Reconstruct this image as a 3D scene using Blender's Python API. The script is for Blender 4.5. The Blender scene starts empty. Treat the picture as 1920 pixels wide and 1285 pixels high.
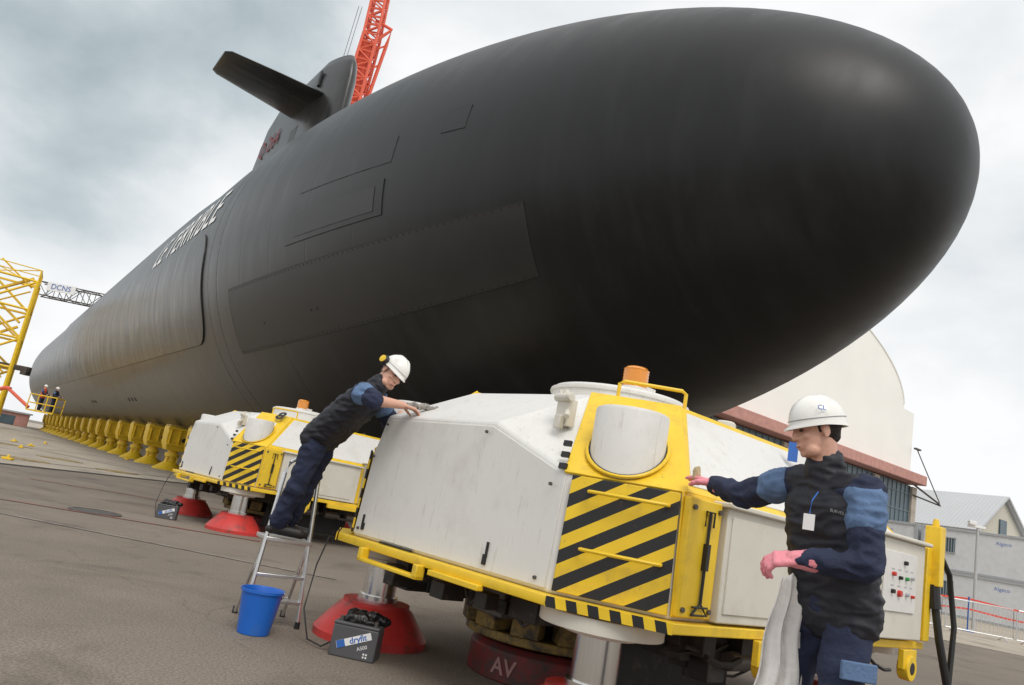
import bpy, math, random, bmesh
from mathutils import Vector as V, Matrix, noise, Euler
from mathutils.bvhtree import BVHTree
random.seed(7)
scn=bpy.context.scene
COL=scn.collection
# ------------------------------------------------------------------ materials
def M(name,col,rough=.55,metal=0.,var=.12,scale=4.,bump=0.,bscale=40.,dirt=None,dth=.6,dscale=3.,spec=.5,stretch=None,coat=0.,soft=.12):
    m=bpy.data.materials.new(name);m.use_nodes=True;nt=m.node_tree;N=nt.nodes;Lk=nt.links
    b=N['Principled BSDF'];b.inputs['Roughness'].default_value=rough;b.inputs['Metallic'].default_value=metal
    b.inputs['Specular IOR Level'].default_value=spec;b.inputs['Coat Weight'].default_value=coat
    tc=N.new('ShaderNodeTexCoord');mp=N.new('ShaderNodeMapping');Lk.new(tc.outputs['Object'],mp.inputs[0])
    if stretch: mp.inputs['Scale'].default_value=stretch
    n1=N.new('ShaderNodeTexNoise');n1.inputs['Scale'].default_value=scale;n1.inputs['Detail'].default_value=6;Lk.new(mp.outputs[0],n1.inputs['Vector'])
    mx=N.new('ShaderNodeMix');mx.data_type='RGBA'
    mx.inputs['A'].default_value=(*[max(0,c*(1-var*2)) for c in col],1);mx.inputs['B'].default_value=(*[min(1,c*(1+var*2)) for c in col],1)
    Lk.new(n1.outputs[0],mx.inputs['Factor']);out=mx.outputs['Result']
    if dirt:
        n2=N.new('ShaderNodeTexNoise');n2.inputs['Scale'].default_value=dscale;n2.inputs['Detail'].default_value=9;n2.inputs['Roughness'].default_value=.7;Lk.new(tc.outputs['Object'],n2.inputs['Vector'])
        mr=N.new('ShaderNodeMapRange');mr.inputs['From Min'].default_value=dth-.06;mr.inputs['From Max'].default_value=dth+soft;Lk.new(n2.outputs[0],mr.inputs[0])
        m2=N.new('ShaderNodeMix');m2.data_type='RGBA';Lk.new(mr.outputs[0],m2.inputs['Factor']);Lk.new(out,m2.inputs['A']);m2.inputs['B'].default_value=(*dirt,1);out=m2.outputs['Result']
    Lk.new(out,b.inputs['Base Color'])
    if bump:
        n3=N.new('ShaderNodeTexNoise');n3.inputs['Scale'].default_value=bscale;n3.inputs['Detail'].default_value=4;Lk.new(tc.outputs['Object'],n3.inputs['Vector'])
        bp=N.new('ShaderNodeBump');bp.inputs['Strength'].default_value=bump;bp.inputs['Distance'].default_value=.02;Lk.new(n3.outputs[0],bp.inputs['Height']);Lk.new(bp.outputs[0],b.inputs['Normal'])
    return m
def scratch(m,col,sc=(1.2,9,9),th=.70,amt=.7,rot=(.3,.9,.4)):
    nt=m.node_tree;N=nt.nodes;Lk=nt.links;b=N['Principled BSDF'];src=b.inputs['Base Color'].links[0].from_socket
    tc=N.new('ShaderNodeTexCoord');mp=N.new('ShaderNodeMapping');mp.inputs['Scale'].default_value=sc;mp.inputs['Rotation'].default_value=rot;Lk.new(tc.outputs['Object'],mp.inputs[0])
    n=N.new('ShaderNodeTexNoise');n.inputs['Scale'].default_value=6;n.inputs['Detail'].default_value=10;n.inputs['Roughness'].default_value=.75;Lk.new(mp.outputs[0],n.inputs['Vector'])
    mr=N.new('ShaderNodeMapRange');mr.inputs['From Min'].default_value=th-.02;mr.inputs['From Max'].default_value=th+.02;mr.inputs['To Max'].default_value=amt;Lk.new(n.outputs[0],mr.inputs[0])
    m2=N.new('ShaderNodeMix');m2.data_type='RGBA';Lk.new(mr.outputs[0],m2.inputs['Factor']);Lk.new(src,m2.inputs['A']);m2.inputs['B'].default_value=(*col,1);Lk.new(m2.outputs['Result'],b.inputs['Base Color']);return m
WHITE=scratch(scratch(M('white_paint',(.73,.72,.69),.45,var=.04,scale=1.3,dirt=(.55,.53,.48),dth=.57,dscale=1.8,soft=.32,bump=.06,bscale=5),(.24,.21,.18),th=.655),(.50,.47,.41),(5,5,.5),.60,.45,(0,0,0))
CREAM=scratch(M('cream_paint',(.66,.63,.55),.45,var=.05,dirt=(.52,.48,.39),dth=.58,soft=.25),(.28,.22,.15),th=.67)
YEL=scratch(M('yellow_paint',(.84,.56,.025),.42,var=.08,dirt=(.50,.33,.05),dth=.58,dscale=5,soft=.25),(.14,.10,.05),(3,3,3),.65)
YELD=M('yellow_paint_worn',(.55,.36,.05),.6,var=.25,dirt=(.10,.07,.04),dth=.5,dscale=7)
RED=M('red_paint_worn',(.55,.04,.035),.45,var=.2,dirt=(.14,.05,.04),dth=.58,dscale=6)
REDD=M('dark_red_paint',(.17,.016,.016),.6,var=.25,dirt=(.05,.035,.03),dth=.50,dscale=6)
ORED=M('crane_red',(.74,.13,.07),.55,var=.12)
STEEL=M('polished_steel',(.75,.75,.74),.22,1.,var=.08,stretch=(30,30,1))
ALU=M('aluminium',(.75,.76,.77),.35,1.,var=.06)
DARK=M('dark_shaded_metal',(.022,.02,.018),.55,var=.4,dirt=(.09,.07,.05),dth=.6,dscale=9)  # dark clutter, mostly shade under the carrier, put into one colour
DMET=M('dark_metal',(.11,.10,.095),.5,.4,var=.3,dirt=(.14,.10,.06),dth=.58,dscale=8)
BLK=M('black_rubber',(.012,.012,.013),.5,var=.2)
BLKP=M('black_paint',(.014,.014,.014),.5,var=.2)
GRY=M('grey_plastic',(.085,.085,.09),.45,var=.1)
ORG=M('orange_lens',(1.,.36,.03),.12,var=.03,coat=.6);ORG.node_tree.nodes['Principled BSDF'].inputs['Transmission Weight'].default_value=.3
BLUE=M('blue_plastic',(.012,.13,.55),.35,var=.08,dirt=(.05,.15,.4),dth=.62)
NAVY=M('navy_cloth',(.017,.024,.058),.85,var=.25,scale=8,bump=.3,bscale=60)
VEST=M('dark_vest_cloth',(.011,.012,.020),.6,var=.2,scale=8,bump=.15,bscale=40)
LBLU=M('light_blue_cloth',(.105,.175,.31),.85,var=.12,scale=10,bump=.3,bscale=60)
SKIN=M('skin',(.66,.37,.27),.5,var=.1,scale=14,bump=.08,bscale=70)
HAIR=M('dark_hair',(.02,.013,.01),.7,var=.4,scale=40,bump=.5,bscale=120)
HAIRG=M('grey_hair',(.16,.13,.11),.7,var=.3,scale=40,bump=.5,bscale=120)
PINK=M('pink_rubber',(.82,.28,.33),.4,var=.06,bump=.1,bscale=60)
HELM=M('white_helmet',(.84,.83,.79),.28,var=.03,dirt=(.62,.59,.54),dth=.62,dscale=9)
BOOT=M('boot_leather',(.018,.015,.013),.5,var=.2)
EYEW=M('eye',(.03,.02,.015),.2,var=.1)
LIP=M('lip',(.40,.15,.13),.5)
RAG=M('grey_rag',(.34,.32,.29),.95,var=.35,scale=40,bump=.8,bscale=90)
CLOTH=M('white_cloth',(.70,.68,.66),.9,var=.08,scale=9,bump=.3,bscale=30)
GLASS=M('blue_grey_glazing',(.07,.11,.135),.3,var=.3,scale=.6)
BRICK=M('pink_brick',(.50,.26,.22),.85,var=.15,scale=3,bump=.2,bscale=12)
STONE=M('pale_stone',(.46,.41,.34),.9,var=.25,scale=1.5)
ROOFG=M('grey_roof_sheet',(.46,.47,.48),.6,var=.08)
CONT=M('white_container_paint',(.66,.68,.70),.5,var=.06,dirt=(.5,.5,.48),dth=.6,dscale=.8,soft=.3)
CFR=M('grey_container_frame',(.40,.42,.44),.5,var=.06)
LBLUE2=M('logo_blue',(.03,.13,.45),.5)
WTXT=M('white_lettering',(.80,.80,.79),.5,var=.05)
HTXT=M('hull_name_white',(.88,.88,.87),.6,var=.03)
RTXT=M('faded_red_lettering',(.22,.03,.042),.6,var=.1)
DRTXT=M('worn_pink_lettering',(.36,.20,.19),.6,var=.2)
GTXT=M('grey_lettering',(.45,.46,.48),.6)
SCR=M('scrape_grey',(.30,.31,.32),.6)
SOFTR=M('red_button',(.6,.03,.02),.3)
SOFTG=M('green_button',(.03,.3,.08),.3)
WFR=M('window_frame_grey',(.16,.20,.22),.5)
def corr(name,col,freq,axis='X',dist=.06,rough=.6):
    m=M(name,col,rough,var=.04,scale=.3);nt=m.node_tree;N=nt.nodes;Lk=nt.links
    tc=N.new('ShaderNodeTexCoord');w=N.new('ShaderNodeTexWave');w.bands_direction=axis;w.inputs['Scale'].default_value=freq;Lk.new(tc.outputs['Object'],w.inputs['Vector'])
    bp=N.new('ShaderNodeBump');bp.inputs['Distance'].default_value=dist;bp.inputs['Strength'].default_value=.5;Lk.new(w.outputs[1],bp.inputs['Height']);Lk.new(bp.outputs[0],N['Principled BSDF'].inputs['Normal']);return m
HWALL=corr('cream_cladding',(.88,.87,.82),1.3,'X',.006)
GWALL=corr('beige_gable_boards',(.56,.53,.44),.8,'X',.05)
RSHEET=corr('corrugated_roof',(.50,.51,.52),.8,'Y',.05)
def stripe_mat(name,vec,period,off=0.,duty=.5):
    m=M(name,(.84,.55,.02),.45,dirt=(.5,.33,.05),dth=.6,dscale=5,soft=.25);nt=m.node_tree;N=nt.nodes;Lk=nt.links
    tc=N.new('ShaderNodeTexCoord');d=N.new('ShaderNodeVectorMath');d.operation='DOT_PRODUCT';Lk.new(tc.outputs['Object'],d.inputs[0]);d.inputs[1].default_value=[c/period for c in vec]
    a=N.new('ShaderNodeMath');a.operation='ADD';a.inputs[1].default_value=off;Lk.new(d.outputs['Value'],a.inputs[0])
    fr=N.new('ShaderNodeMath');fr.operation='FRACT';Lk.new(a.outputs[0],fr.inputs[0])
    g=N.new('ShaderNodeMath');g.operation='GREATER_THAN';g.inputs[1].default_value=duty;Lk.new(fr.outputs[0],g.inputs[0])
    b=N['Principled BSDF'];src=b.inputs['Base Color'].links[0].from_socket
    mx=N.new('ShaderNodeMix');mx.data_type='RGBA';Lk.new(g.outputs[0],mx.inputs['Factor']);Lk.new(src,mx.inputs['A']);mx.inputs['B'].default_value=(.013,.013,.014,1);Lk.new(mx.outputs['Result'],b.inputs['Base Color']);return scratch(m,(.18,.13,.08),(3,3,3),.65)
# ------------------------------------------------------------------ mesh builder
class MB:
    def __init__(s): s.v=[];s.f=[];s.m=[]
    def add(s,vs,fs,mi=0):
        o=len(s.v);s.v+= [V(x) for x in vs];s.f+=[[i+o for i in f] for f in fs];s.m+=[mi]*len(fs)
    def box(s,c,sz,mi=0,R=None):
        c=V(c);h=V(sz)/2;vs=[]
        for x in(-1,1):
            for y in(-1,1):
                for z in(-1,1):
                    p=V((x*h.x,y*h.y,z*h.z));p=(R@p if R else p)+c;vs.append(p)
        s.add(vs,[(0,1,3,2),(4,6,7,5),(0,4,5,1),(2,3,7,6),(0,2,6,4),(1,5,7,3)],mi)
    def ring(s,c,d,r,n,ref=None):
        d=d.normalized();a=ref if ref else (V((0,0,1)) if abs(d.z)<.9 else V((1,0,0)));x=d.cross(a).normalized();y=d.cross(x)
        return [c+x*(r*math.cos(2*math.pi*i/n))+y*(r*math.sin(2*math.pi*i/n)) for i in range(n)]
    def loft(s,rings,mi=0,caps=True):
        n=len(rings[0]);vs=[p for r in rings for p in r];fs=[]
        for k in range(len(rings)-1):
            for i in range(n):
                j=(i+1)%n;fs.append((k*n+i,k*n+j,(k+1)*n+j,(k+1)*n+i))
        if caps: fs.append(tuple(range(n))[::-1]);fs.append(tuple((len(rings)-1)*n+i for i in range(n)))
        s.add(vs,fs,mi)
    def cyl(s,p0,p1,r0,r1=None,n=20,mi=0):
        p0,p1=V(p0),V(p1);r1=r0 if r1 is None else r1;s.loft([s.ring(p0,p1-p0,r0,n),s.ring(p1,p1-p0,r1,n)],mi)
    def tube(s,pts,r,n=8,mi=0):
        pts=[V(p) for p in pts];rs=[]
        for i,p in enumerate(pts):
            d=(pts[min(i+1,len(pts)-1)]-pts[max(i-1,0)]);rs.append(s.ring(p,d,r,n))
        s.loft(rs,mi)
    def lathe(s,prof,n=32,o=(0,0,0),mi=0,caps=True):
        o=V(o);s.loft([[o+V((r*math.cos(2*math.pi*i/n),r*math.sin(2*math.pi*i/n),z)) for i in range(n)] for r,z in prof],mi,caps)
    def prism(s,poly,z0,z1,mi=0):
        s.loft([[V((x,y,z)) for x,y in poly] for z in(z0,z1)],mi)
    def plate(s,pts,th,mi=0,inset=0.):
        pts=[V(p) for p in pts];c=sum(pts,V())/len(pts)
        n=V()
        for i in range(len(pts)): n+=(pts[i]-c).cross(pts[(i+1)%len(pts)]-c)
        n.normalize()
        if inset:
            q=[];L=len(pts)
            for i in range(L):
                a=(pts[i]-pts[i-1]).normalized();b=(pts[(i+1)%L]-pts[i]).normalized();na=n.cross(a);nb=n.cross(b);k=1+na.dot(nb);q.append(pts[i]+(na+nb)*(inset/max(k,.3)))
            pts=q
        s.loft([[p-n*.004 for p in pts],[p+n*th for p in pts]],mi)
    def sphere(s,c,rad,R=None,n=16,mi=0):
        c=V(c);rad=V(rad) if hasattr(rad,'__len__') else V((rad,)*3);rs=[]
        for k in range(1,n//2):
            t=math.pi*k/(n//2);rs.append([c+((R@p) if R else p) for p in [V((rad.x*math.sin(t)*math.cos(2*math.pi*i/n),rad.y*math.sin(t)*math.sin(2*math.pi*i/n),-rad.z*math.cos(t))) for i in range(n)]])
        s.loft(rs,mi)
    def cap(s,p0,p1,r0,r1,n=14):
        p0,p1=V(p0),V(p1);d=p1-p0
        if d.length<1e-5: return s.sphere(p0,r0)
        d.normalize();rs=[]
        for t in(.15,.5,.85): rs.append(s.ring(p0-d*(r0*math.cos(t*math.pi/2)),d,r0*math.sin(t*math.pi/2),n))
        for k in range(4): rs.append(s.ring(p0.lerp(p1,k/3),d,r0+(r1-r0)*k/3,n))
        for t in(.85,.5,.15): rs.append(s.ring(p1+d*(r1*math.cos(t*math.pi/2)),d,r1*math.sin(t*math.pi/2),n))
        s.loft(rs)
    def build(s,name,mats,parent=None,bevel=0,smooth=35,org=None):
        me=bpy.data.meshes.new(name);me.from_pydata([(p-org) if org else p for p in s.v],[],s.f)
        if not isinstance(mats,(list,tuple)): mats=[mats]
        for m in mats: me.materials.append(m)
        for p,i in zip(me.polygons,s.m): p.material_index=i
        bm=bmesh.new();bm.from_mesh(me);bmesh.ops.recalc_face_normals(bm,faces=bm.faces);bm.to_mesh(me);bm.free()
        if smooth:
            for p in me.polygons: p.use_smooth=True
            me.set_sharp_from_angle(angle=math.radians(smooth))
        o=bpy.data.objects.new(name,me);COL.objects.link(o)
        if parent: o.parent=parent
        if bevel:
            b=o.modifiers.new('b','BEVEL');b.width=bevel;b.segments=2;b.limit_method='ANGLE';b.harden_normals=False
        return o
def thing(name,label,cat,loc=(0,0,0),rz=0,group=None):
    e=bpy.data.objects.new(name,None);COL.objects.link(e);e.location=loc;e.rotation_euler=(0,0,math.radians(rz));e.empty_display_size=.3
    e['label']=label;e['category']=cat
    if group:e['group']=group
    return e
def tag(o,label,cat,group=None):
    o['label']=label;o['category']=cat
    if group:o['group']=group
    return o
def struct(o): o['kind']='structure';return o
def copy_thing(root,loc,rz=None):
    def rec(o,par):
        c=o.copy();COL.objects.link(c)
        if par: c.parent=par
        for ch in list(o.children): rec(ch,c)
        return c
    r=rec(root,None);r.location=loc
    if rz is not None:r.rotation_euler=(0,0,math.radians(rz))
    return r
def text_geo(txt,size,ext=.0,spacing=1.,offset=0.,sub=0):
    cu=bpy.data.curves.new('t','FONT');cu.body=txt;cu.size=size;cu.extrude=ext;cu.align_x='CENTER';cu.align_y='CENTER';cu.space_character=spacing;cu.offset=offset
    o=bpy.data.objects.new('t',cu);COL.objects.link(o);dg=bpy.context.evaluated_depsgraph_get();me=bpy.data.meshes.new_from_object(o.evaluated_get(dg))
    if sub:
        bm=bmesh.new();bm.from_mesh(me);bmesh.ops.triangulate(bm,faces=bm.faces)
        for k in range(3):
            le=[e for e in bm.edges if e.calc_length()>sub]
            if le: bmesh.ops.subdivide_edges(bm,edges=le,cuts=1);bmesh.ops.triangulate(bm,faces=bm.faces)
        bm.to_mesh(me);bm.free()
    vs=[v.co.copy() for v in me.vertices];fs=[tuple(p.vertices) for p in me.polygons];bpy.data.objects.remove(o);bpy.data.meshes.remove(me);return vs,fs
def text_on(name,txt,size,c,xd,yd,mat,parent=None,org=None,ext=.002,offset=0.):
    vs,fs=text_geo(txt,size,ext,1.,offset);c,xd,yd=V(c),V(xd).normalized(),V(yd).normalized();z=xd.cross(yd);mb=MB();mb.add([c+xd*p.x+yd*p.y+z*p.z for p in vs],fs);return mb.build(name,mat,parent,smooth=0,org=org)
# ------------------------------------------------------------------ camera
th=math.radians(10.8);p=math.radians(12.5)
F=V((0,math.cos(p),math.sin(p)));R0=V((1,0,0));U0=V((0,-math.sin(p),math.cos(p)))
r=R0*math.cos(th)+U0*math.sin(th);u=-R0*math.sin(th)+U0*math.cos(th)
cd=bpy.data.cameras.new('camera');cam=bpy.data.objects.new('camera',cd);COL.objects.link(cam);scn.camera=cam
mt=Matrix((r,u,-F)).transposed().to_4x4();mt.translation=V((0,0,1.15));cam.matrix_world=mt
cd.sensor_width=36;cd.lens=26.25;cd.clip_start=.05;cd.clip_end=3000
# ------------------------------------------------------------------ light
sd=V((.16,-.58,.80)).normalized()
sl=bpy.data.lights.new('sun','SUN');sl.energy=1.5;sl.angle=math.radians(28);sl.color=(1,.955,.89)
so=bpy.data.objects.new('sun',sl);COL.objects.link(so);so.rotation_euler=sd.to_track_quat('Z','Y').to_euler()
w=bpy.data.worlds.new('World');scn.world=w;w.use_nodes=True;nt=w.node_tree;N=nt.nodes;Lk=nt.links;N.clear()
out=N.new('ShaderNodeOutputWorld');bg1=N.new('ShaderNodeBackground');bg2=N.new('ShaderNodeBackground');mixs=N.new('ShaderNodeMixShader')
sk=N.new('ShaderNodeTexSky');sk.sky_type='NISHITA';sk.sun_disc=False;sk.sun_elevation=math.asin(sd.z);sk.sun_rotation=math.atan2(sd.x,sd.y);sk.air_density=1;sk.dust_density=2
Lk.new(sk.outputs[0],bg1.inputs[0]);bg1.inputs[1].default_value=.10
tc=N.new('ShaderNodeTexCoord');mp=N.new('ShaderNodeMapping');mp.inputs['Scale'].default_value=(1,1,1.6);Lk.new(tc.outputs['Generated'],mp.inputs[0])
n1=N.new('ShaderNodeTexNoise');n1.inputs['Scale'].default_value=2.2;n1.inputs['Detail'].default_value=9;n1.inputs['Roughness'].default_value=.52;n1.inputs['Distortion'].default_value=.1;Lk.new(mp.outputs[0],n1.inputs['Vector'])
dt=N.new('ShaderNodeVectorMath');dt.operation='DOT_PRODUCT';dt.inputs[1].default_value=V((-.70,.86,.60)).normalized();Lk.new(tc.outputs['Generated'],dt.inputs[0])
mr=N.new('ShaderNodeMapRange');mr.interpolation_type='SMOOTHSTEP';mr.inputs['From Min'].default_value=.92;mr.inputs['From Max'].default_value=.995;mr.inputs['To Max'].default_value=.20;Lk.new(dt.outputs['Value'],mr.inputs[0])
sb=N.new('ShaderNodeMath');sb.operation='SUBTRACT';Lk.new(n1.outputs[0],sb.inputs[0]);Lk.new(mr.outputs[0],sb.inputs[1])
cr=N.new('ShaderNodeValToRGB');e=cr.color_ramp.elements;e[0].position=.14;e[0].color=(.34,.41,.44,1);e[1].position=.52;e[1].color=(.97,.975,.98,1)
k=cr.color_ramp.elements.new(.28);k.color=(.54,.61,.64,1);k=cr.color_ramp.elements.new(.39);k.color=(.80,.83,.85,1)
Lk.new(sb.outputs[0],cr.inputs[0]);Lk.new(cr.outputs[0],bg2.inputs[0]);bg2.inputs[1].default_value=1.05
mixs.inputs[0].default_value=.95;Lk.new(bg1.outputs[0],mixs.inputs[1]);Lk.new(bg2.outputs[0],mixs.inputs[2]);Lk.new(mixs.outputs[0],out.inputs[0])
scn.view_settings.view_transform='Standard';scn.view_settings.look='None';scn.view_settings.exposure=0
# ------------------------------------------------------------------ ground
def ground_mat(name,c1,c2,speck=.5,crack=.80):
    m=M(name,c1,.9,var=.13,scale=.6,bump=.35,bscale=90,dirt=c2,dth=.54,dscale=.45,soft=.2);nt=m.node_tree;N=nt.nodes;Lk=nt.links;b=N['Principled BSDF']
    src=b.inputs['Base Color'].links[0].from_socket;tc=N.new('ShaderNodeTexCoord')
    n=N.new('ShaderNodeTexNoise');n.inputs['Scale'].default_value=60;n.inputs['Detail'].default_value=4;n.inputs['Roughness'].default_value=.7;Lk.new(tc.outputs['Object'],n.inputs['Vector'])
    mr=N.new('ShaderNodeMapRange');mr.inputs['From Min'].default_value=.3;mr.inputs['From Max'].default_value=.7;mr.inputs['To Min'].default_value=1-speck;mr.inputs['To Max'].default_value=1+speck;Lk.new(n.outputs[0],mr.inputs[0])
    mu=N.new('ShaderNodeMix');mu.data_type='RGBA';mu.blend_type='MULTIPLY';mu.inputs['Factor'].default_value=1;Lk.new(src,mu.inputs['A']);Lk.new(mr.outputs[0],mu.inputs['B'])
    mp=N.new('ShaderNodeMapping');Lk.new(tc.outputs['Object'],mp.inputs[0]);nz=N.new('ShaderNodeTexNoise');nz.inputs['Scale'].default_value=1.5;nz.inputs['Detail'].default_value=5;Lk.new(mp.outputs[0],nz.inputs['Vector'])
    ad=N.new('ShaderNodeVectorMath');ad.operation='MULTIPLY_ADD';ad.inputs[1].default_value=(.9,.9,.9);Lk.new(nz.outputs['Color'],ad.inputs[0]);Lk.new(mp.outputs[0],ad.inputs[2])
    vo=N.new('ShaderNodeTexVoronoi');vo.feature='DISTANCE_TO_EDGE';vo.inputs['Scale'].default_value=.20;Lk.new(ad.outputs[0],vo.inputs['Vector'])
    m3=N.new('ShaderNodeMapRange');m3.inputs['From Min'].default_value=.0;m3.inputs['From Max'].default_value=.004;m3.inputs['To Min'].default_value=crack;m3.inputs['To Max'].default_value=1;Lk.new(vo.outputs['Distance'],m3.inputs[0])
    m4=N.new('ShaderNodeMix');m4.data_type='RGBA';m4.blend_type='MULTIPLY';m4.inputs['Factor'].default_value=1;Lk.new(mu.outputs['Result'],m4.inputs['A']);Lk.new(m3.outputs[0],m4.inputs['B'])
    n5=N.new('ShaderNodeTexNoise');n5.inputs['Scale'].default_value=22;n5.inputs['Detail'].default_value=2;Lk.new(tc.outputs['Object'],n5.inputs['Vector'])
    m5=N.new('ShaderNodeMapRange');m5.inputs['From Min'].default_value=.72;m5.inputs['From Max'].default_value=.76;m5.inputs['To Max'].default_value=.6;Lk.new(n5.outputs[0],m5.inputs[0])
    m6=N.new('ShaderNodeMix');m6.data_type='RGBA';Lk.new(m5.outputs[0],m6.inputs['Factor']);Lk.new(m4.outputs['Result'],m6.inputs['A']);m6.inputs['B'].default_value=(.36,.33,.29,1)
    n7=N.new('ShaderNodeTexNoise');n7.inputs['Scale'].default_value=.9;n7.inputs['Detail'].default_value=8;n7.inputs['Roughness'].default_value=.65;n7.inputs['Distortion'].default_value=.6;Lk.new(tc.outputs['Object'],n7.inputs['Vector'])
    m7=N.new('ShaderNodeMapRange');m7.inputs['From Min'].default_value=.54;m7.inputs['From Max'].default_value=.66;m7.inputs['To Min'].default_value=1;m7.inputs['To Max'].default_value=.72;Lk.new(n7.outputs[0],m7.inputs[0])
    m8=N.new('ShaderNodeMix');m8.data_type='RGBA';m8.blend_type='MULTIPLY';m8.inputs['Factor'].default_value=1;Lk.new(m6.outputs['Result'],m8.inputs['A']);Lk.new(m7.outputs[0],m8.inputs['B'])
    Lk.new(m8.outputs['Result'],b.inputs['Base Color']);return m
ASPH=ground_mat('asphalt',(.210,.175,.140),(.160,.134,.108));CONC=ground_mat('concrete_apron',(.42,.37,.30),(.31,.27,.215),.25)
g=MB();g.add([(-900,-60,0),(900,-60,0),(900,1500,0),(-900,1500,0)],[(0,1,2,3)]);struct(g.build('ground',ASPH,smooth=0))
g=MB();g.add([(-11.9,16,.005),(-10.0,27,.005),(-7,41,.005),(-22,90,.005),(-160,300,.005),(-200,60,.005),(-60,10,.005)],[(0,1,2,3,4,5,6)]);struct(g.build('concrete_apron_ground',CONC,smooth=0))
g=MB();g.add([(7,21,.005),(60,10,.005),(90,60,.005),(6,40,.005)],[(0,1,2,3)]);struct(g.build('concrete_yard_ground',CONC,smooth=0))
def paint(name,col,a,b,wd,z=.009,th=.5,under=(.19,.16,.13)):
    m=bpy.data.materials.get(name+'_paint') or M(name+'_paint',col,.8,var=.2,dirt=under,dth=th,dscale=4)
    a,b=V((*a,z)),V((*b,z));d=(b-a).normalized();s=V((-d.y,d.x,0))*wd/2;q=MB();q.add([a-s,b-s,b+s,a+s],[(0,1,2,3)]);return struct(q.build(name,m,smooth=0))
paint('faded_red_line',(.36,.13,.10),(-8.6,10.4),(-3.2,11.9),.09,th=.49)
paint('faded_red_line',(.36,.13,.10),(-9,15.6),(-2.5,18.5),.10,th=.49)
paint('faded_white_line',(.38,.36,.33),(-9,9.6),(-1.5,9.2),.05,th=.46)
paint('dark_slab_joint',(.04,.034,.028),(-11.95,15.7),(-10.0,27.1),.35,th=.7)
paint('dark_slab_joint',(.04,.034,.028),(-13.6,17),(-11.5,29),.14,th=.7)
paint('dark_slab_joint',(.04,.034,.028),(-26,34),(-13,30),.12,th=.7)
paint('faded_white_line',(.38,.36,.33),(16,20),(40,36),.12,th=.5)
RP=M('rusty_plate',(.28,.20,.10),.7,var=.3,dirt=(.36,.28,.12),dth=.5,dscale=6)
for i in range(4):
    q=MB();cx,cy=[(-13.2,22.3),(-14.5,26.5),(-19,31),(-12.0,25.5)][i];R=Euler((0,0,.5+i*.3)).to_matrix();q.box((0,0,.015),(1.3,.7,.02),0,R)
    for k in range(5): q.box(R@V((-.5+k*.25,0,.028)),(.03,.62,.008),0,R)
    o=q.build('steel_plate',RP,bevel=.003);o.location=(cx,cy,0);tag(o,'rusty ribbed steel plate lying on the concrete apron','steel plate','steel plates on the apron')
for i in range(8):
    q=MB();q.box((0,0,.04),(.26,.16,.06));q.cyl((0,0,.07),(0,0,.14),.04,.03,12);o=q.build('ground_marker',YEL,bevel=.01);o.location=[(-12.6,20.6),(-16,25),(-18,30),(-22,36),(-20,34),(-24,42),(-19,41),(-15.5,21.5)][i]+(0,);o.rotation_euler.z=i;tag(o,'small yellow marker block standing on the apron','marker','ground markers')
q=MB();q.lathe([(.36,.004),(.36,.016),(.30,.02),(.30,.014),(.02,.014)],32);o=q.build('manhole_cover',DMET);o.location=(-5.6,11.6,0);tag(o,'round dark iron manhole cover set in the asphalt','manhole')
# ------------------------------------------------------------------ submarine
PHI=34.;R=6.25;HN,HH,TIP,L,PW=10.832,7.835,4.92,23.3,2.326
c_,s_=math.cos(math.radians(PHI)),math.sin(math.radians(PHI))
def W(n,s,z): return V((c_*n-s_*s,s_*n+c_*s,z))
S0=70.
sub=thing('submarine','huge matt black nuclear submarine with blunt bow resting on yellow jacks','submarine',W(HN,S0,0),PHI)
def rad(s):
    if s<TIP+L:
        u_=(TIP+L-s)/L;return R*math.sqrt(max(0,1-min(1,u_)**PW))
    if s>116: return R*math.sqrt(max(0,1-((s-116)/27.)**2.2))
    return R
def hp(s,t,off=0.):
    a=math.radians(t);rr=rad(s);dr=(rad(s+.05)-rad(s-.05))/.1 if TIP+.1<s<142 else 0
    n=V((-math.cos(a),-dr,math.sin(a))).normalized()
    return V((-rr*math.cos(a),s-S0,HH+rr*math.sin(a)))+n*off
ss=[]
for k in range(0,41):
    rr=math.sin(math.pi/2*k/40*.96);ss.append(TIP+L*(1-(1-rr*rr)**(1/PW)))
ss+= [ss[-1]+x*(TIP+L+2-ss[-1])/6 for x in range(1,7)]
x=ss[-1]
while x<114: x+=4;ss.append(x)
for k in range(1,21): ss.append(116+27*math.sin(math.pi/2*k/20)*.9999)
ns=160
me=bpy.data.meshes.new('hull')
vs=[];fs=[]
for s in ss:
    for i in range(ns):
        a=2*math.pi*i/ns;rr=max(rad(s),.02);vs.append((-rr*math.cos(a),s-S0,HH+rr*math.sin(a)))
for k in range(len(ss)-1):
    for i in range(ns):
        j=(i+1)%ns;fs.append((k*ns+i,(k+1)*ns+i,(k+1)*ns+j,k*ns+j))
fs.append(tuple(range(ns)));fs.append(tuple((len(ss)-1)*ns+i for i in range(ns))[::-1])
me.from_pydata(vs,[],fs)
for pp in me.polygons: pp.use_smooth=True
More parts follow.
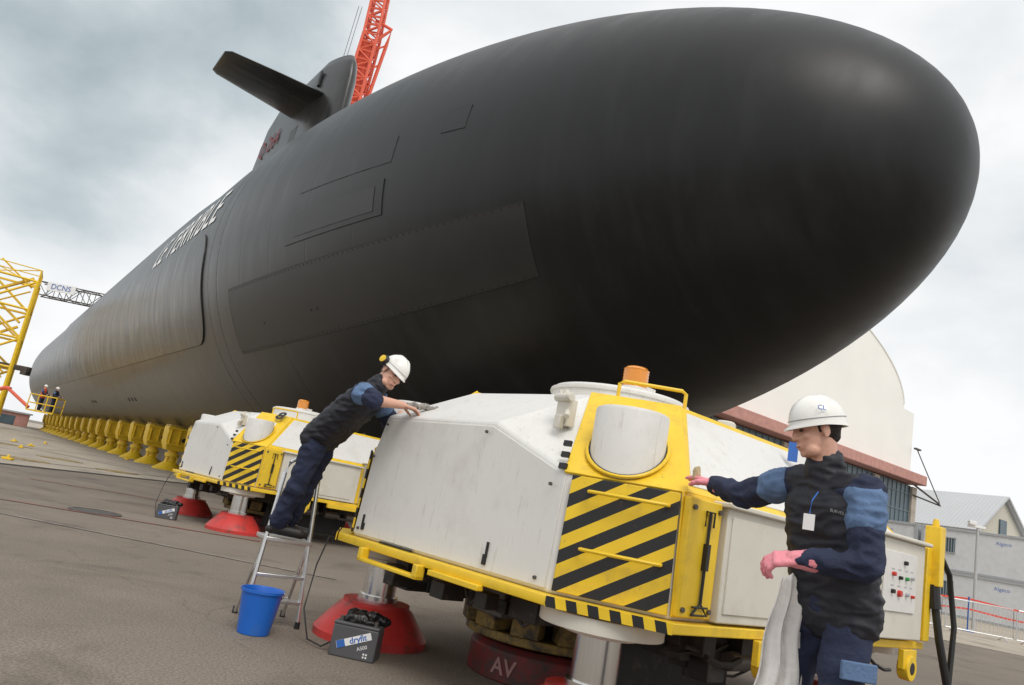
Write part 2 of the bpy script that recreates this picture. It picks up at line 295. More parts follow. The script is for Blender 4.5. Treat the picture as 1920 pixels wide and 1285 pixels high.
def hullmat(name,ripple=.2,base=(.026,.0262,.027)):
    m=M(name,base,.45,var=.10,scale=.5,spec=.5);nt=m.node_tree;N=nt.nodes;Lk=nt.links;b=N['Principled BSDF']
    tc=N.new('ShaderNodeTexCoord');sx=N.new('ShaderNodeSeparateXYZ');Lk.new(tc.outputs['Object'],sx.inputs[0])
    mp=N.new('ShaderNodeMapping');mp.inputs['Scale'].default_value=(.6,2.2,.6);Lk.new(tc.outputs['Object'],mp.inputs[0])
    n=N.new('ShaderNodeTexNoise');n.inputs['Scale'].default_value=1.;n.inputs['Detail'].default_value=8;n.inputs['Roughness'].default_value=.62;Lk.new(mp.outputs[0],n.inputs['Vector'])
    mr=N.new('ShaderNodeMapRange');mr.inputs['From Min'].default_value=.3;mr.inputs['From Max'].default_value=.7;mr.inputs['To Min'].default_value=-.055;mr.inputs['To Max'].default_value=.055;Lk.new(n.outputs[0],mr.inputs[0])
    ra=N.new('ShaderNodeMapRange');ra.interpolation_type='SMOOTHSTEP';ra.inputs['From Min'].default_value=10-S0;ra.inputs['From Max'].default_value=34-S0;ra.inputs['To Min'].default_value=.43;ra.inputs['To Max'].default_value=.32;Lk.new(sx.outputs['Y'],ra.inputs[0])
    sp=N.new('ShaderNodeMapRange');sp.interpolation_type='SMOOTHSTEP';sp.inputs['From Min'].default_value=8-S0;sp.inputs['From Max'].default_value=30-S0;sp.inputs['To Min'].default_value=.34;sp.inputs['To Max'].default_value=.55;Lk.new(sx.outputs['Y'],sp.inputs[0]);Lk.new(sp.outputs[0],b.inputs['Specular IOR Level'])
    ad=N.new('ShaderNodeMath');ad.operation='ADD';Lk.new(mr.outputs[0],ad.inputs[0]);Lk.new(ra.outputs[0],ad.inputs[1]);Lk.new(ad.outputs[0],b.inputs['Roughness'])
    fr=N.new('ShaderNodeMath');fr.operation='PINGPONG';fr.inputs[1].default_value=1.05;Lk.new(sx.outputs['Y'],fr.inputs[0])
    g=N.new('ShaderNodeMapRange');g.inputs['From Min'].default_value=0;g.inputs['From Max'].default_value=.05;Lk.new(fr.outputs[0],g.inputs[0])
    aft=N.new('ShaderNodeMapRange');aft.inputs['From Min'].default_value=13-S0;aft.inputs['From Max'].default_value=19-S0;aft.inputs['To Max'].default_value=.22;Lk.new(sx.outputs['Y'],aft.inputs[0])
    bp=N.new('ShaderNodeBump');bp.inputs['Distance'].default_value=.02;Lk.new(aft.outputs[0],bp.inputs['Strength']);Lk.new(g.outputs[0],bp.inputs['Height'])
    mp4=N.new('ShaderNodeMapping');mp4.inputs['Scale'].default_value=(.5,1.1,.5);Lk.new(tc.outputs['Object'],mp4.inputs[0])
    n4=N.new('ShaderNodeTexNoise');n4.inputs['Scale'].default_value=.6;n4.inputs['Detail'].default_value=2;Lk.new(mp4.outputs[0],n4.inputs['Vector'])
    rp=N.new('ShaderNodeMapRange');rp.inputs['From Min'].default_value=12-S0;rp.inputs['From Max'].default_value=32-S0;rp.inputs['To Min'].default_value=.06;rp.inputs['To Max'].default_value=ripple;Lk.new(sx.outputs['Y'],rp.inputs[0])
    b2=N.new('ShaderNodeBump');b2.inputs['Distance'].default_value=.16;Lk.new(rp.outputs[0],b2.inputs['Strength']);Lk.new(n4.outputs[0],b2.inputs['Height']);Lk.new(bp.outputs[0],b2.inputs['Normal']);Lk.new(b2.outputs[0],b.inputs['Normal'])
    src=b.inputs['Base Color'].links[0].from_socket
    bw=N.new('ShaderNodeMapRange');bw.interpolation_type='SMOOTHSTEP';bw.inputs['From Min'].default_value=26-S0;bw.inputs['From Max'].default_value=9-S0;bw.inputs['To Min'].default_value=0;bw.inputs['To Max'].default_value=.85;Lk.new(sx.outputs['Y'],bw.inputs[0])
    m0=N.new('ShaderNodeMix');m0.data_type='RGBA';Lk.new(bw.outputs[0],m0.inputs['Factor']);Lk.new(src,m0.inputs['A']);m0.inputs['B'].default_value=(.007,.0075,.0085,1)  # bow darkened in the base colour, offsetting brown light reflected off the ground
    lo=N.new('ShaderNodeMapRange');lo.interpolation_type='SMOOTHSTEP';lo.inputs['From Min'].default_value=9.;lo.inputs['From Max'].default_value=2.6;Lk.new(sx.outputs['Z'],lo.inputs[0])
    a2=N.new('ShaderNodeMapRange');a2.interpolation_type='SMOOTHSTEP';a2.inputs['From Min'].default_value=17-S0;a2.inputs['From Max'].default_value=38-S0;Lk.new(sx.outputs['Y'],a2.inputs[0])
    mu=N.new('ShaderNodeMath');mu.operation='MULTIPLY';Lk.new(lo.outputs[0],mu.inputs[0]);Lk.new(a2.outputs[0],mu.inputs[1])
    mx=N.new('ShaderNodeMix');mx.data_type='RGBA';Lk.new(mu.outputs[0],mx.inputs['Factor']);Lk.new(m0.outputs['Result'],mx.inputs['A']);mx.inputs['B'].default_value=(.10,.090,.073,1)  # warm bounce off the concrete painted into the lower aft colour
    mt_=N.new('ShaderNodeMapRange');mt_.inputs['From Min'].default_value=.45;mt_.inputs['From Max'].default_value=.70;mt_.inputs['To Min'].default_value=.82;mt_.inputs['To Max'].default_value=1.6;Lk.new(n.outputs[0],mt_.inputs[0])
    m9=N.new('ShaderNodeMix');m9.data_type='RGBA';m9.blend_type='MULTIPLY';m9.inputs['Factor'].default_value=1;Lk.new(mx.outputs['Result'],m9.inputs['A']);Lk.new(mt_.outputs[0],m9.inputs['B'])
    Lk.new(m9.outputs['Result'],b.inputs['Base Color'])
    return m
HULL=hullmat('matt_black_hull');FLANK=hullmat('flank_plating_black',.5,(.034,.034,.035));HPAN=M('hull_panel_black',(.018,.018,.019),.42,var=.15,scale=1.5,spec=.45);HSEAM=M('hull_seam',(.010,.010,.010),.6)  # flank base lifted: part of its sheen sits in the colour
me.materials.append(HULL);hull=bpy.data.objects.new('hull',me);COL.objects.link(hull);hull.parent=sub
def patch(name,s0,s1,t0,t1,off,mat,rc=0,ds=.8,dt=2.,edge=.010,rivets=False):
    mb=MB();nS=max(2,int((s1-s0)/ds));nT=max(2,int((t1-t0)/dt))
    svals=[s0+(s1-s0)*i/nS for i in range(nS+1)]
    if rc: svals=sorted(set(svals+[s0+rc*(1-math.cos(math.pi/2*k/6)) for k in range(7)]))
    rows=[];rcd=math.degrees(rc/R) if rc else 0
    for s in svals:
        cut=0
        if rc and s<s0+rc: q=(s0+rc-s)/rc;cut=rcd*(1-math.sqrt(max(0,1-q*q)))
        rows.append([(s,t0+cut+(t1-t0-2*cut)*j/nT) for j in range(nT+1)])
    vs=[];fs=[];nr=nT+1
    for rw in rows: vs+=[hp(s,t,off) for s,t in rw]
    base=len(vs)
    for rw in rows: vs+=[hp(s,t,-.02) for s,t in rw]
    for i in range(len(rows)-1):
        for j in range(nT): fs.append((i*nr+j,i*nr+j+1,(i+1)*nr+j+1,(i+1)*nr+j))
    bd=[(i,0) for i in range(len(rows))]+[(len(rows)-1,j) for j in range(1,nr)]+[(i,nT) for i in range(len(rows)-2,-1,-1)]+[(0,j) for j in range(nT-1,0,-1)]
    for k in range(len(bd)):
        a,b=bd[k],bd[(k+1)%len(bd)];ia,ib=a[0]*nr+a[1],b[0]*nr+b[1];fs.append((ia,ib,ib+base,ia+base))
    mb.add(vs,fs,0)
    if edge:
        ln=[hp(*rows[i][j],off*.3) for i,j in bd];ln.append(ln[0]);mb.tube(ln,edge,6,1)
    if rivets:
        for t in(t0+.5,t1-.5):
            s=s0+.1
            while s<s1: c=hp(s,t,off);mb.cyl(c,hp(s,t,off+.006),.018,.018,6,1);s+=.2
    return mb.build(name,[mat,HSEAM],sub,smooth=50)
patch('sonar_window',10.5,22.7,-36.5,-18.3,.012,HPAN,rivets=True,edge=.012)
patch('access_panel',14.3,18.6,-12.6,-3.8,.018,HULL,edge=.005)
patch('access_panel',14.6,18.1,-11.2,-5.2,.026,HPAN,edge=.004)
patch('access_panel',14.2,18.1,.3,7.3,.010,HULL,edge=.006)
patch('access_panel',12.1,12.75,4.4,10.9,.009,HULL,edge=.008)
fl=patch('flank_array',25.5,114,-31,4,.05,FLANK,rc=1.1,ds=1.,edge=.014,rivets=False)
for s in(23.9,24.8): 
    mb=MB();mb.tube([hp(s,t,-.006) for t in range(-75,80,3)],.010,6);mb.build('hull_seam',HSEAM,sub)
for s in [17.3,17.6,20.4]: mb=MB();mb.cyl(hp(s,-30,0),hp(s,-30,.02),.03,.03,8);mb.build('hull_bolt',HSEAM,sub)
for s in [44,45,46,60,61,62]: mb=MB();mb.cyl(hp(s,-48,0),hp(s,-48,.02),.12,.12,10);mb.build('flood_hole',HSEAM,sub)
for (s,t,l) in [(8.3,52,.30),(7.5,47,.22),(8.8,56,.10),(6.6,52,.08)]:
    a=hp(s,t,.003);b=hp(s+.03,t-l*9,.003);sd2=(b-a).cross(hp(s,t,1)-hp(s,t,0)).normalized()*.006;mb=MB();mb.add([a-sd2*.3,a+sd2,b+sd2,b-sd2],[(0,1,2,3)]);mb.build('paint_scrape',SCR,sub,smooth=0)
vs,fs=text_geo('LE TERRIBLE',1.8,0,1.12,.01,.22);xm=max(v.x for v in vs);mn=min(v.x for v in vs)
mb=MB();q=[]
for v in vs:
    s=31.1-v.x/(xm-mn)*10.6;q.append(hp(s,12.8+math.degrees(v.y*1.08/R),.022))
mb.add(q,fs);mb.build('name_lettering',HTXT,sub,smooth=0)
def casing():
    mb=MB();rows=[]
    full=[(-4.75,None),(-4.45,13.0),(-4.1,13.55),(-3.3,14.15),(-2.,14.6),(0,14.8),(2.,14.6),(3.3,14.15),(4.1,13.55),(4.45,13.0),(4.75,None)]
    for s,e_ in [(28,0),(31,.25),(35,.6),(40,.9),(46,1),(56,1),(66,1),(76,1),(86,1),(96,1),(104,1),(110,.5),(116,0)]:
        row=[]
        for x_,z_ in full:
            h0=HH+math.sqrt(R*R-x_*x_)-.04;z2=h0 if z_ is None else h0+(z_-h0)*e_;row.append(V((x_,s-S0,z2)))
        row+=[V((3,s-S0,11)),V((-3,s-S0,11))];rows.append(row)
    mb.loft(rows);mb.build('deck_casing',HULL,sub,smooth=60)
casing()
def sailsec(z,s0,s1,hw,n=60):
    pts=[]
    for i in range(n):
        a=2*math.pi*i/n;t=.5-.5*math.cos(a);wd=hw*min(1,2.3*math.sqrt(t))*min(1,(1-t)*4.5)**.6
        pts.append(V((wd*(1 if a<math.pi else -1),s0+(s1-s0)*t-S0,z)))
    return pts
mb=MB();mb.loft([sailsec(13.2,34.6,52.5,1.5),sailsec(14.6,35.0,52.0,1.15),sailsec(16,35.2,51.4,1.05),sailsec(19,35.3,50.6,1.),sailsec(21.4,35.35,49.2,.97),sailsec(22.3,35.6,47.6,.88),sailsec(22.85,36.0,45.0,.66),sailsec(23.05,36.8,43.4,.3)]);sail=mb.build('sail',HULL,sub,smooth=50)
def fin(sg):
    mb=MB();rows=[]
    for n_,a,b,tk in[(.6,36.9,41.5,.32),(3.,37.1,41,.27),(5.5,37.4,40.5,.2),(5.78,37.7,40.2,.1)]:
        rw=[]
        for i in range(20):
            an=2*math.pi*i/20;t=.5-.5*math.cos(an);rw.append(V((sg*n_,a+(b-a)*t-S0,20.55+.02*n_+(1 if an<math.pi else -1)*tk*2*math.sqrt(max(t,0))*(1-t)**.8)))
        rows.append(rw)
    mb.loft(rows);mb.build('diving_plane',HULL,sub,smooth=50)
fin(-1);fin(1)
text_on('hull_number','Q 264',1.5,(-1.04,44.6-S0,19.8),(0,-1,0),(0,0,1),RTXT,sub,ext=.006)
mb=MB();mb.box((-.95,37.6-S0,21.6),(.12,.25,.9));mb.build('sail_window',HPAN,sub,bevel=.03)
mb=MB();mb.box((-.98,39.9-S0,18.5),(.06,1.2,1.8));mb.build('sail_hatch',HPAN,sub,bevel=.03)
# ------------------------------------------------------------------ jacks
def jack():
    e=thing('support_jack','yellow steel keel jack with flared round foot under the hull','jack',group='keel jacks under the submarine')
    mb=MB();mb.lathe([(.74,0),(.74,.06),(.62,.14),(.34,.36),(.26,.44),(.26,.5)],20);mb.build('foot',YEL,e)
    mb=MB();mb.cyl((0,0,.46),(0,0,1.2),.24,.24,16);mb.cyl((0,0,.66),(0,0,.82),.34,.34,16)
    for a in range(4): mb.box((.30*math.cos(a*math.pi/2+.78),.30*math.sin(a*math.pi/2+.78),.55),(.05,.05,.5))
    mb.build('column',YEL,e)
    mb=MB();mb.loft([[V((x*a,y*a,z_)) for x,y in((-1,-1),(1,-1),(1,1),(-1,1))] for a,z_ in((.42,.95),(.54,1.30),(.56,2.05))])
    for x in(-.42,0,.42): mb.box((x,-.58,1.60),(.05,.12,.86))
    mb.box((0,-.58,1.98),(1.2,.16,.10));mb.box((0,-.58,1.22),(1.0,.14,.08))
    mb.build('head',YEL,e,bevel=.01)
    mb=MB();mb.cyl((.22,-.5,1.5),(.22,-.68,1.5),.10,.10,12);mb.build('valve',BLK,e)
    mb=MB();mb.box((0,0,2.10),(1.05,1.05,.10));mb.build('wood_pad',YELD,e)
    return e
J=jack();jl=[]
s=29.2
while s<118: jl.append((8.15,s));s+=4.9
s=31.5
while s<118: jl.append((13.0,s));s+=4.9
for i,(n_,s) in enumerate(jl):
    loc=W(n_,s,0)
    if i==0: J.location=loc;J.rotation_euler.z=math.radians(PHI)
    else: copy_thing(J,loc,PHI)
# ------------------------------------------------------------------ transport machine
EX,EY=.35/.664,-.565/.664
HAZ=stripe_mat('hazard_stripe_front',(-.62*EX,-.62*EY,1),.152,.1,.5)
HAZ2=stripe_mat('hazard_stripe_rear',(.5,.8,1),.152,.3,.5)
HAZ3=stripe_mat('hazard_stripe_rim',(1,-1,.4),.16,.2,.5)
mach=thing('hull_transporter','white and yellow hydraulic carrier with hazard stripes beneath the bow','hull carrier',(1.24,6.29,0),40,'hydraulic carriers beside the hull')
def octo(hu,hv,cu,cv): return [(-hu,hv-cv),(-hu,-hv+cv),(-hu+cu,-hv),(hu-cu,-hv),(hu,-hv+cv),(hu,hv-cv),(hu-cu,hv),(-hu+cu,hv)]
HU,HV,CU,CV=1.93,1.62,.35,.565
mb=MB();mb.prism(octo(HU+.07,HV+.07,CU,CV),.70,.755,0)
o8=octo(HU+.075,HV+.075,CU,CV)
for y_ in(.02,.70): mb.box((-HU-.085,y_,.665),(.07,.05,.09),0)
mb.box((-HU-.085,.36,.63),(.07,.73,.025),0)
mb.box((-HU-.08,-.35,.685),(.05,.5,.035),0);mb.box((.1,-1.70,.665),(.8,.06,.07),0)
for x_,y_ in((-.75,-1.71),(1.3,-1.71)):
    mb.box((x_,y_,.63),(.24,.045,.14),0);mb.cyl((x_,y_-.04,.57),(x_,y_+.04,.57),.09,.09,18,0)
    mb.cyl((x_,y_-.044,.57),(x_,y_+.044,.57),.045,.045,14,1)
mb.build('base_frame',[YEL,DARK],mach,bevel=.006)
for a,b in[(o8[1],o8[2]),(o8[0],o8[7])]:
    mb=MB();a,b=V((*a,.70)),V((*b,.70));nn=V(((b-a).y,-(b-a).x,0)).normalized();nn=nn if nn.dot(a)>0 else -nn
    mb.loft([[a+nn*.004,b+nn*.004,b+nn*.004+V((0,0,.055)),a+nn*.004+V((0,0,.055))],[a+nn*.010,b+nn*.010,b+nn*.010+V((0,0,.055)),a+nn*.010+V((0,0,.055))]])
    mb.build('rim_stripe',HAZ3,mach,smooth=0)
ZS=1.42;ZR=2.0
low=[V((x_,y_,.755)) for x_,y_ in octo(HU-.01,HV-.01,CU,CV)];up=[V((x_,y_,ZS)) for x_,y_ in octo(HU-.03,HV-.03,CU,CV)]
sideTop=[V((sx*(HU-.02),y_,1.68)) for sx in(-1,1) for y_ in(.93,-.34)]
roof=[V((x_,y_,ZR)) for x_,y_ in octo(1.36,1.07,.36,.45)]
bm=bmesh.new()
for v in low+up+sideTop+roof: bm.verts.new(v)
bmesh.ops.convex_hull(bm,input=bm.verts);bmesh.ops.dissolve_limit(bm,angle_limit=.02,verts=bm.verts,edges=bm.edges)
mm=bpy.data.meshes.new('body');bm.to_mesh(mm);bm.free();mm.materials.append(WHITE);ob=bpy.data.objects.new('body',mm);COL.objects.link(ob);ob.parent=mach;bb=ob.modifiers.new('b','BEVEL');bb.width=.025;bb.segments=3
def wp(name,pts,mat=WHITE,inset=.0,th=.012,bev=.004):
    mb=MB();pts=[V(q) for q in pts];c=sum(pts,V())/len(pts);n=V()
    for i in range(len(pts)): n+=(pts[i]-c).cross(pts[(i+1)%len(pts)]-c)
    if n.dot(c-V((0,0,1.1)))<0: pts=pts[::-1]
    mb.plate(pts,th,0,inset);return mb.build(name,mat,mach,bevel=bev,smooth=30)
wp('side_panel',[(-HU+.005,-1.03,.775),(-HU+.005,1.04,.775),(-HU+.02,1.02,1.40),(-HU+.02,.91,1.655),(-HU+.02,-.33,1.655),(-HU+.03,-1.03,1.40)],inset=.004,th=.006,bev=.003)
for sx in(-1,1):
    for sy in(-1,1):
        wp('corner_frame',[(sx*(HU-.03),sy*(HV-.03-CV),ZS),(sx*(HU-.03-CU),sy*(HV-.03),ZS),(sx*1.0,sy*1.07,ZR),(sx*1.36,sy*.62,ZR)],mat=YEL,inset=-.012,th=.012)
for sy in(-1,1):
    wp('hood_border',[(-1.55,sy*(HV-.03),ZS),(1.55,sy*(HV-.03),ZS),(1.0,sy*1.07,ZR),(-1.0,sy*1.07,ZR)],mat=YEL,inset=0.,th=.006)
    wp('front_hood_panel',[(-1.57,sy*(HV-.03),ZS),(1.57,sy*(HV-.03),ZS),(1.0,sy*1.07,ZR),(-1.0,sy*1.07,ZR)],inset=.05,th=.014)
    wp('face_panel',[(-HU+CU,sy*(HV-.005),.775),(HU-CU,sy*(HV-.005),.775),(HU-CU,sy*(HV-.03),ZS),(-HU+CU,sy*(HV-.03),ZS)],mat=YEL,th=.006)
    wp('roof_border',[(-1.36,sy*.62,ZR),(-1.0,sy*1.07,ZR),(1.0,sy*1.07,ZR),(1.36,sy*.62,ZR)],mat=YEL,th=.008)
wp('roof_panel',[(x_,y_,ZR) for x_,y_ in octo(1.36,1.07,.36,.45)],mat=CREAM,inset=.14,th=.014)
wp('hazard_panel',[(-HU+.01,-HV+CV-.02,.775),(-HU+CU-.01,-HV+.015,.775),(-HU+CU-.0,-HV+.035,ZS-.01),(-HU+.03,-HV+CV-.02,ZS-.01)],mat=HAZ,inset=.002,th=.014)
wp('hazard_panel',[(-HU+.01,HV-CV+.02,.775),(-HU+CU-.01,HV-.015,.775),(-HU+CU,HV-.035,ZS-.01),(-HU+.03,HV-CV+.02,ZS-.01)],mat=HAZ2,inset=.004,th=.012)
pn=V((EY,-EX,0));pn=pn if pn.x<0 else -pn
pa=V((-HU,-HV+CV,0));ed=V((EX,EY,0))
for z_ in(1.33,1.02):
    mb=MB();a=pa+ed*.15+V((0,0,z_));b=pa+ed*.58+V((0,0,z_));mb.tube([a+pn*.0,a+pn*.05,a+pn*.065+ed*.02,b+pn*.065-ed*.02,b+pn*.05,b],.010,8);mb.build('handle',YEL,mach)
cyp=[(-1.565,-1.16),(1.6,-1.13),(1.53,1.13),(-1.53,1.13)]
for i,(x_,y_) in enumerate(cyp):
    mb=MB();mb.lathe([(.218,1.40),(.218,1.825),(.212,1.84),(.195,1.848),(.05,1.85)],48,(x_,y_,0));mb.build('cylinder_cover',WHITE,mach)
    sx=-1 if x_<0 else 1;sy=-1 if y_<0 else 1
    for nm_,rr_,tr_,mt_ in(('pocket_rim',.236,.011,YEL),('pocket_gap',.2235,.0055,BLKP)):
        mb=MB();ring=[]
        for k in range(0,33):
            a=math.pi*2*k/32;q=V((x_+rr_*math.cos(a),y_+rr_*math.sin(a),0));
            dist=2.19-(sx*q.x*.85+sy*q.y*.53);q.z=max(ZS-.02,min(ZS+.015+dist*.79,ZR));ring.append(q)
        mb.tube(ring,tr_,6);mb.build(nm_,mt_,mach)
    rc_=.35 if i!=3 else .2
    mb=MB();mb.lathe([(rc_,.61),(rc_,.69),(.20,.70)],32,(x_,y_,0));mb.lathe([(.21,.58),(.21,.61)],24,(x_,y_,0));mb.build('collar',CREAM,mach,bevel=.005)
    mb=MB();mb.cyl((x_,y_,.22),(x_,y_,.6),.13,.13,28);mb.cyl((x_,y_,.22),(x_,y_,.33),.155,.155,28);mb.build('lift_column',STEEL,mach)
    mb=MB();mb.lathe([(.44,0),(.44,.05),(.41,.09),(.29,.24),(.26,.26),(.26,.285),(.18,.29)],36,(x_,y_,0));mb.build('foot',RED,mach)
tx,ty=-.24,.12
mb=MB();mb.lathe([(.57,1.98),(.57,2.215),(.55,2.235),(.1,2.24)],56,(tx,ty,0));mb.lathe([(.582,2.185),(.585,2.20),(.582,2.215)],56,(tx,ty,0));mb.lathe([(.30,2.235),(.30,2.27),(.05,2.275)],32,(tx+.1,ty,0));mb.build('turret',WHITE,mach)
mb=MB();mb.lathe([(.68,1.99),(.68,2.03),(.62,2.06),(.58,2.06)],48,(tx,ty,0));mb.build('turret_ring',CREAM,mach)
bx,by=-.45,-.20
mb=MB();mb.lathe([(.115,2.23),(.115,2.265),(.10,2.27)],24,(bx,by,0));mb.box((bx+.1,by-.05,2.26),(.12,.08,.06));mb.build('beacon_base',WHITE,mach)
mb=MB();mb.lathe([(.05,2.27),(.03,2.295),(.055,2.325),(.055,2.395),(.02,2.405)],16,(bx,by,0));mb.build('beacon_lamp',M('lamp_reflector',(1.,.80,.45),.3,.0),mach)
prof=[(.103,2.268)]
for k in range(12): prof.append((.1035 if k%2 else .0995,2.275+k*.0125))
prof+=[(.094,2.422),(.083,2.433),(.02,2.437)]
mb=MB();mb.lathe(prof,36,(bx,by,0));mb.build('beacon_lens',ORG,mach,smooth=60)
mb=MB();mb.tube([(-1.22,-.72,ZR+.0),(-1.22,-.72,ZR+.11),(-1.20,-.74,ZR+.13),(-.93,-1.02,ZR+.13),(-.91,-1.04,ZR+.11),(-.91,-1.04,ZR)],.013,8);mb.build('roof_handle',YEL,mach)
for x_,y_ in[(-.5,-1.0),(0,-1.0),(.5,-1.0),(1.1,-.7)]:
    mb=MB();mb.cyl((x_,y_,ZR),(x_,y_,ZR+.03),.03,.03,8);mb.build('roof_bolt',DMET,mach)
for y_,z_ in [(-.95,.82),(-.95,1.34),(.98,.82),(.98,1.36),(-.3,1.61),(.88,1.61)]:
    mb=MB();mb.cyl((-HU-.002,y_,z_),(-HU-.016,y_,z_),.011,.010,8);mb.build('panel_screw',DMET,mach)
for x_,y_ in[(.42,-.50),(.62,-.28)]:
    mb=MB();mb.lathe([(.085,ZR),(.085,ZR+.18),(.07,ZR+.195),(.01,ZR+.20)],20,(x_,y_,0));mb.build('roof_fitting',CREAM,mach)
mb=MB();mb.box((-1.70,-.74,1.80),(.08,.10,.17));mb.cyl((-1.73,-.67,1.89),(-1.75,-.82,1.89),.028,.028,12);mb.cyl((-1.74,-.79,1.80),(-1.80,-.85,1.76),.018,.018,10);mb.cyl((-1.72,-.74,1.88),(-1.72,-.74,1.94),.026,.018,10);mb.box((-1.77,-.76,1.73),(.04,.05,.08));mb.tube([(-1.72,-.7,1.9),(-1.66,-.62,1.95),(-1.55,-.6,1.95)],.010,6);mb.build('valve_block',CREAM,mach,bevel=.01)
for y_,z_,dy,dz in((.92,.84,.03,.05),(.93,.88,.012,.09),(-.5,.84,.03,.06),(-.51,.90,.012,.09),(.45,.765,.4,.012)):
    mb=MB();mb.box((-HU-.006,y_,z_),(.012,dy,dz));mb.build('latch_slot',BLKP,mach)
for k in range(3):
    mb=MB();c=V((-HU+.03,-1.0,1.45))+V((.035,.03,.07))*k;mb.box(c+V((-.012,0,0)),(.02,.05,.032),0,Euler((0,.2,.2)).to_matrix());mb.build('latch_slot',BLKP,mach)
yf=-HV
mb=MB();mb.box((-1.42,yf-.006,1.09),(.30,.05,.62));mb.build('front_post',YEL,mach,bevel=.008)
mb=MB();mb.tube([(-1.40,yf-.045,.86),(-1.40,yf-.045,1.34)],.009,8);mb.box((-1.40,yf-.045,1.10),(.03,.03,.14));mb.tube([(-1.47,yf-.045,.84),(-1.33,yf-.045,.84)],.006,6);mb.tube([(-1.47,yf-.045,.80),(-1.40,yf-.045,.86),(-1.33,yf-.045,.80),(-1.47,yf-.045,.80)],.007,6);mb.tube([(-1.44,yf-.045,1.26),(-1.44,yf-.045,1.34),(-1.36,yf-.045,1.34),(-1.36,yf-.045,1.26)],.006,6);mb.build('tie_rod',BLKP,mach)
for x_,z_ in((-1.54,.82),(-1.54,1.35),(-1.30,.82),(-1.30,1.35)):
    mb=MB();mb.cyl((x_,yf-.03,z_),(x_,yf-.045,z_),.014,.014,8);mb.build('bolt',DMET,mach)
mb=MB();mb.box((-.52,yf+.01,1.08),(1.46,.14,.62));mb.box((-.52,yf+.0,1.40),(1.52,.20,.03));mb.build('cabinet',CREAM,mach,bevel=.008)
for x_ in(-.9,-.2):
    mb=MB();mb.box((x_,yf-.064,1.08),(.62,.012,.52));mb.build('cabinet_door',CREAM,mach,bevel=.004)
mb=MB();mb.box((.86,yf-.02,1.12),(1.12,.22,.70));mb.box((.86,yf-.02,1.485),(1.2,.3,.03));mb.build('control_cabinet',CREAM,mach,bevel=.01)
mb=MB();mb.box((.95,yf-.136,1.17),(.58,.012,.42));mb.build('button_plate',WHITE,mach,bevel=.004)
for x_,z_,m_,r_ in [(1.0,1.31,BLKP,.016),(.80,1.22,SOFTR,.016),(.92,1.20,BLKP,.014),(1.04,1.20,SOFTG,.014),(1.14,1.21,GTXT,.014),(.80,1.10,BLKP,.016),(.92,1.09,SOFTR,.024),(1.06,1.09,GTXT,.016),(1.16,1.08,SOFTR,.012)]:
    mb=MB();mb.cyl((x_,yf-.142,z_),(x_,yf-.166,z_),r_,r_*.9,14);mb.build('push_button',m_,mach)
mb=MB()
for x_ in(.80,.92,1.04,1.14):
    for z_ in(1.255,1.14): mb.box((x_,yf-.1425,z_),(.05,.002,.010))
mb.build('button_caption',GTXT,mach,smooth=0)
mb=MB();mb.box((1.56,yf-.03,1.12),(.12,.18,.70));mb.box((1.63,yf-.12,1.42),(.10,.12,.46));mb.cyl((1.63,yf-.12,1.65),(1.63,yf-.12,1.71),.03,.02,10);mb.build('end_post',YEL,mach,bevel=.01)
for pts,rr in(([(1.63,yf-.12,1.20),(1.65,yf-.18,.8),(1.74,yf-.24,.4),(1.80,yf-.2,.1),(1.7,yf-.1,.03)],.03),([(1.66,yf-.12,1.5),(1.86,yf-.16,1.3),(1.9,yf-.2,.9),(1.78,yf-.22,.5),(1.74,yf-.22,.12)],.022),([(1.62,yf-.13,1.2),(1.62,yf-.15,1.02)],.045)):
    mb=MB();mb.tube(pts,rr,10);mb.build('hose',BLK,mach)
# undercarriage
random.seed(11)
ux,uy=-.64,.12
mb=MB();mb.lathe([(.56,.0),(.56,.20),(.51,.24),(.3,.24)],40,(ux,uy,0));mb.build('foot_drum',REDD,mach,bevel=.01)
mb=MB()
for k in range(12):
    a=k*2*math.pi/12;mb.box((ux+.56*math.cos(a),uy+.56*math.sin(a),.41),(.18,.20,.15),0,Euler((0,0,a)).to_matrix())
mb.lathe([(.62,.27),(.62,.33)],40,(ux,uy,0));mb.lathe([(.60,.49),(.60,.54)],40,(ux,uy,0));mb.build('spring_ring',M('rusty_yellow_spring',(.30,.20,.05),.65,var=.3,dirt=(.05,.04,.03),dth=.48,dscale=8),mach,bevel=.01)
mb=MB();mb.box((.1,0,.60),(2.3,2.2,.16));mb.box((0,0,.40),(1.6,1.1,.6))
for k in range(16):
    x_=random.uniform(-1.0,1.2);mb.box((x_,-1.12+random.uniform(-.15,.1),random.uniform(.45,.62)),(random.uniform(.1,.3),random.uniform(.1,.3),random.uniform(.08,.22)))
for k in range(13): mb.box((random.uniform(-1.75,-1.3),random.uniform(-.75,.65),random.uniform(.53,.66)),(random.uniform(.1,.25),random.uniform(.08,.25),random.uniform(.06,.16)))
mb.build('chassis',DARK,mach,bevel=.006)
for k in range(14):
    a=V((random.uniform(-1.0,1.4),random.uniform(-1.45,-1.15),random.uniform(.45,.62)));b=a+V((random.uniform(.2,.5)*random.choice((-1,1)),random.uniform(-.05,.05),random.uniform(-.1,.05)))
    mb=MB();mb.tube([a,a.lerp(b,.3)+V((0,-.01,-.03)),a.lerp(b,.7)+V((0,-.01,-.03)),b],random.choice([.009,.014,.02]),6);mb.build('pipe',random.choice([BLK,DMET]),mach)
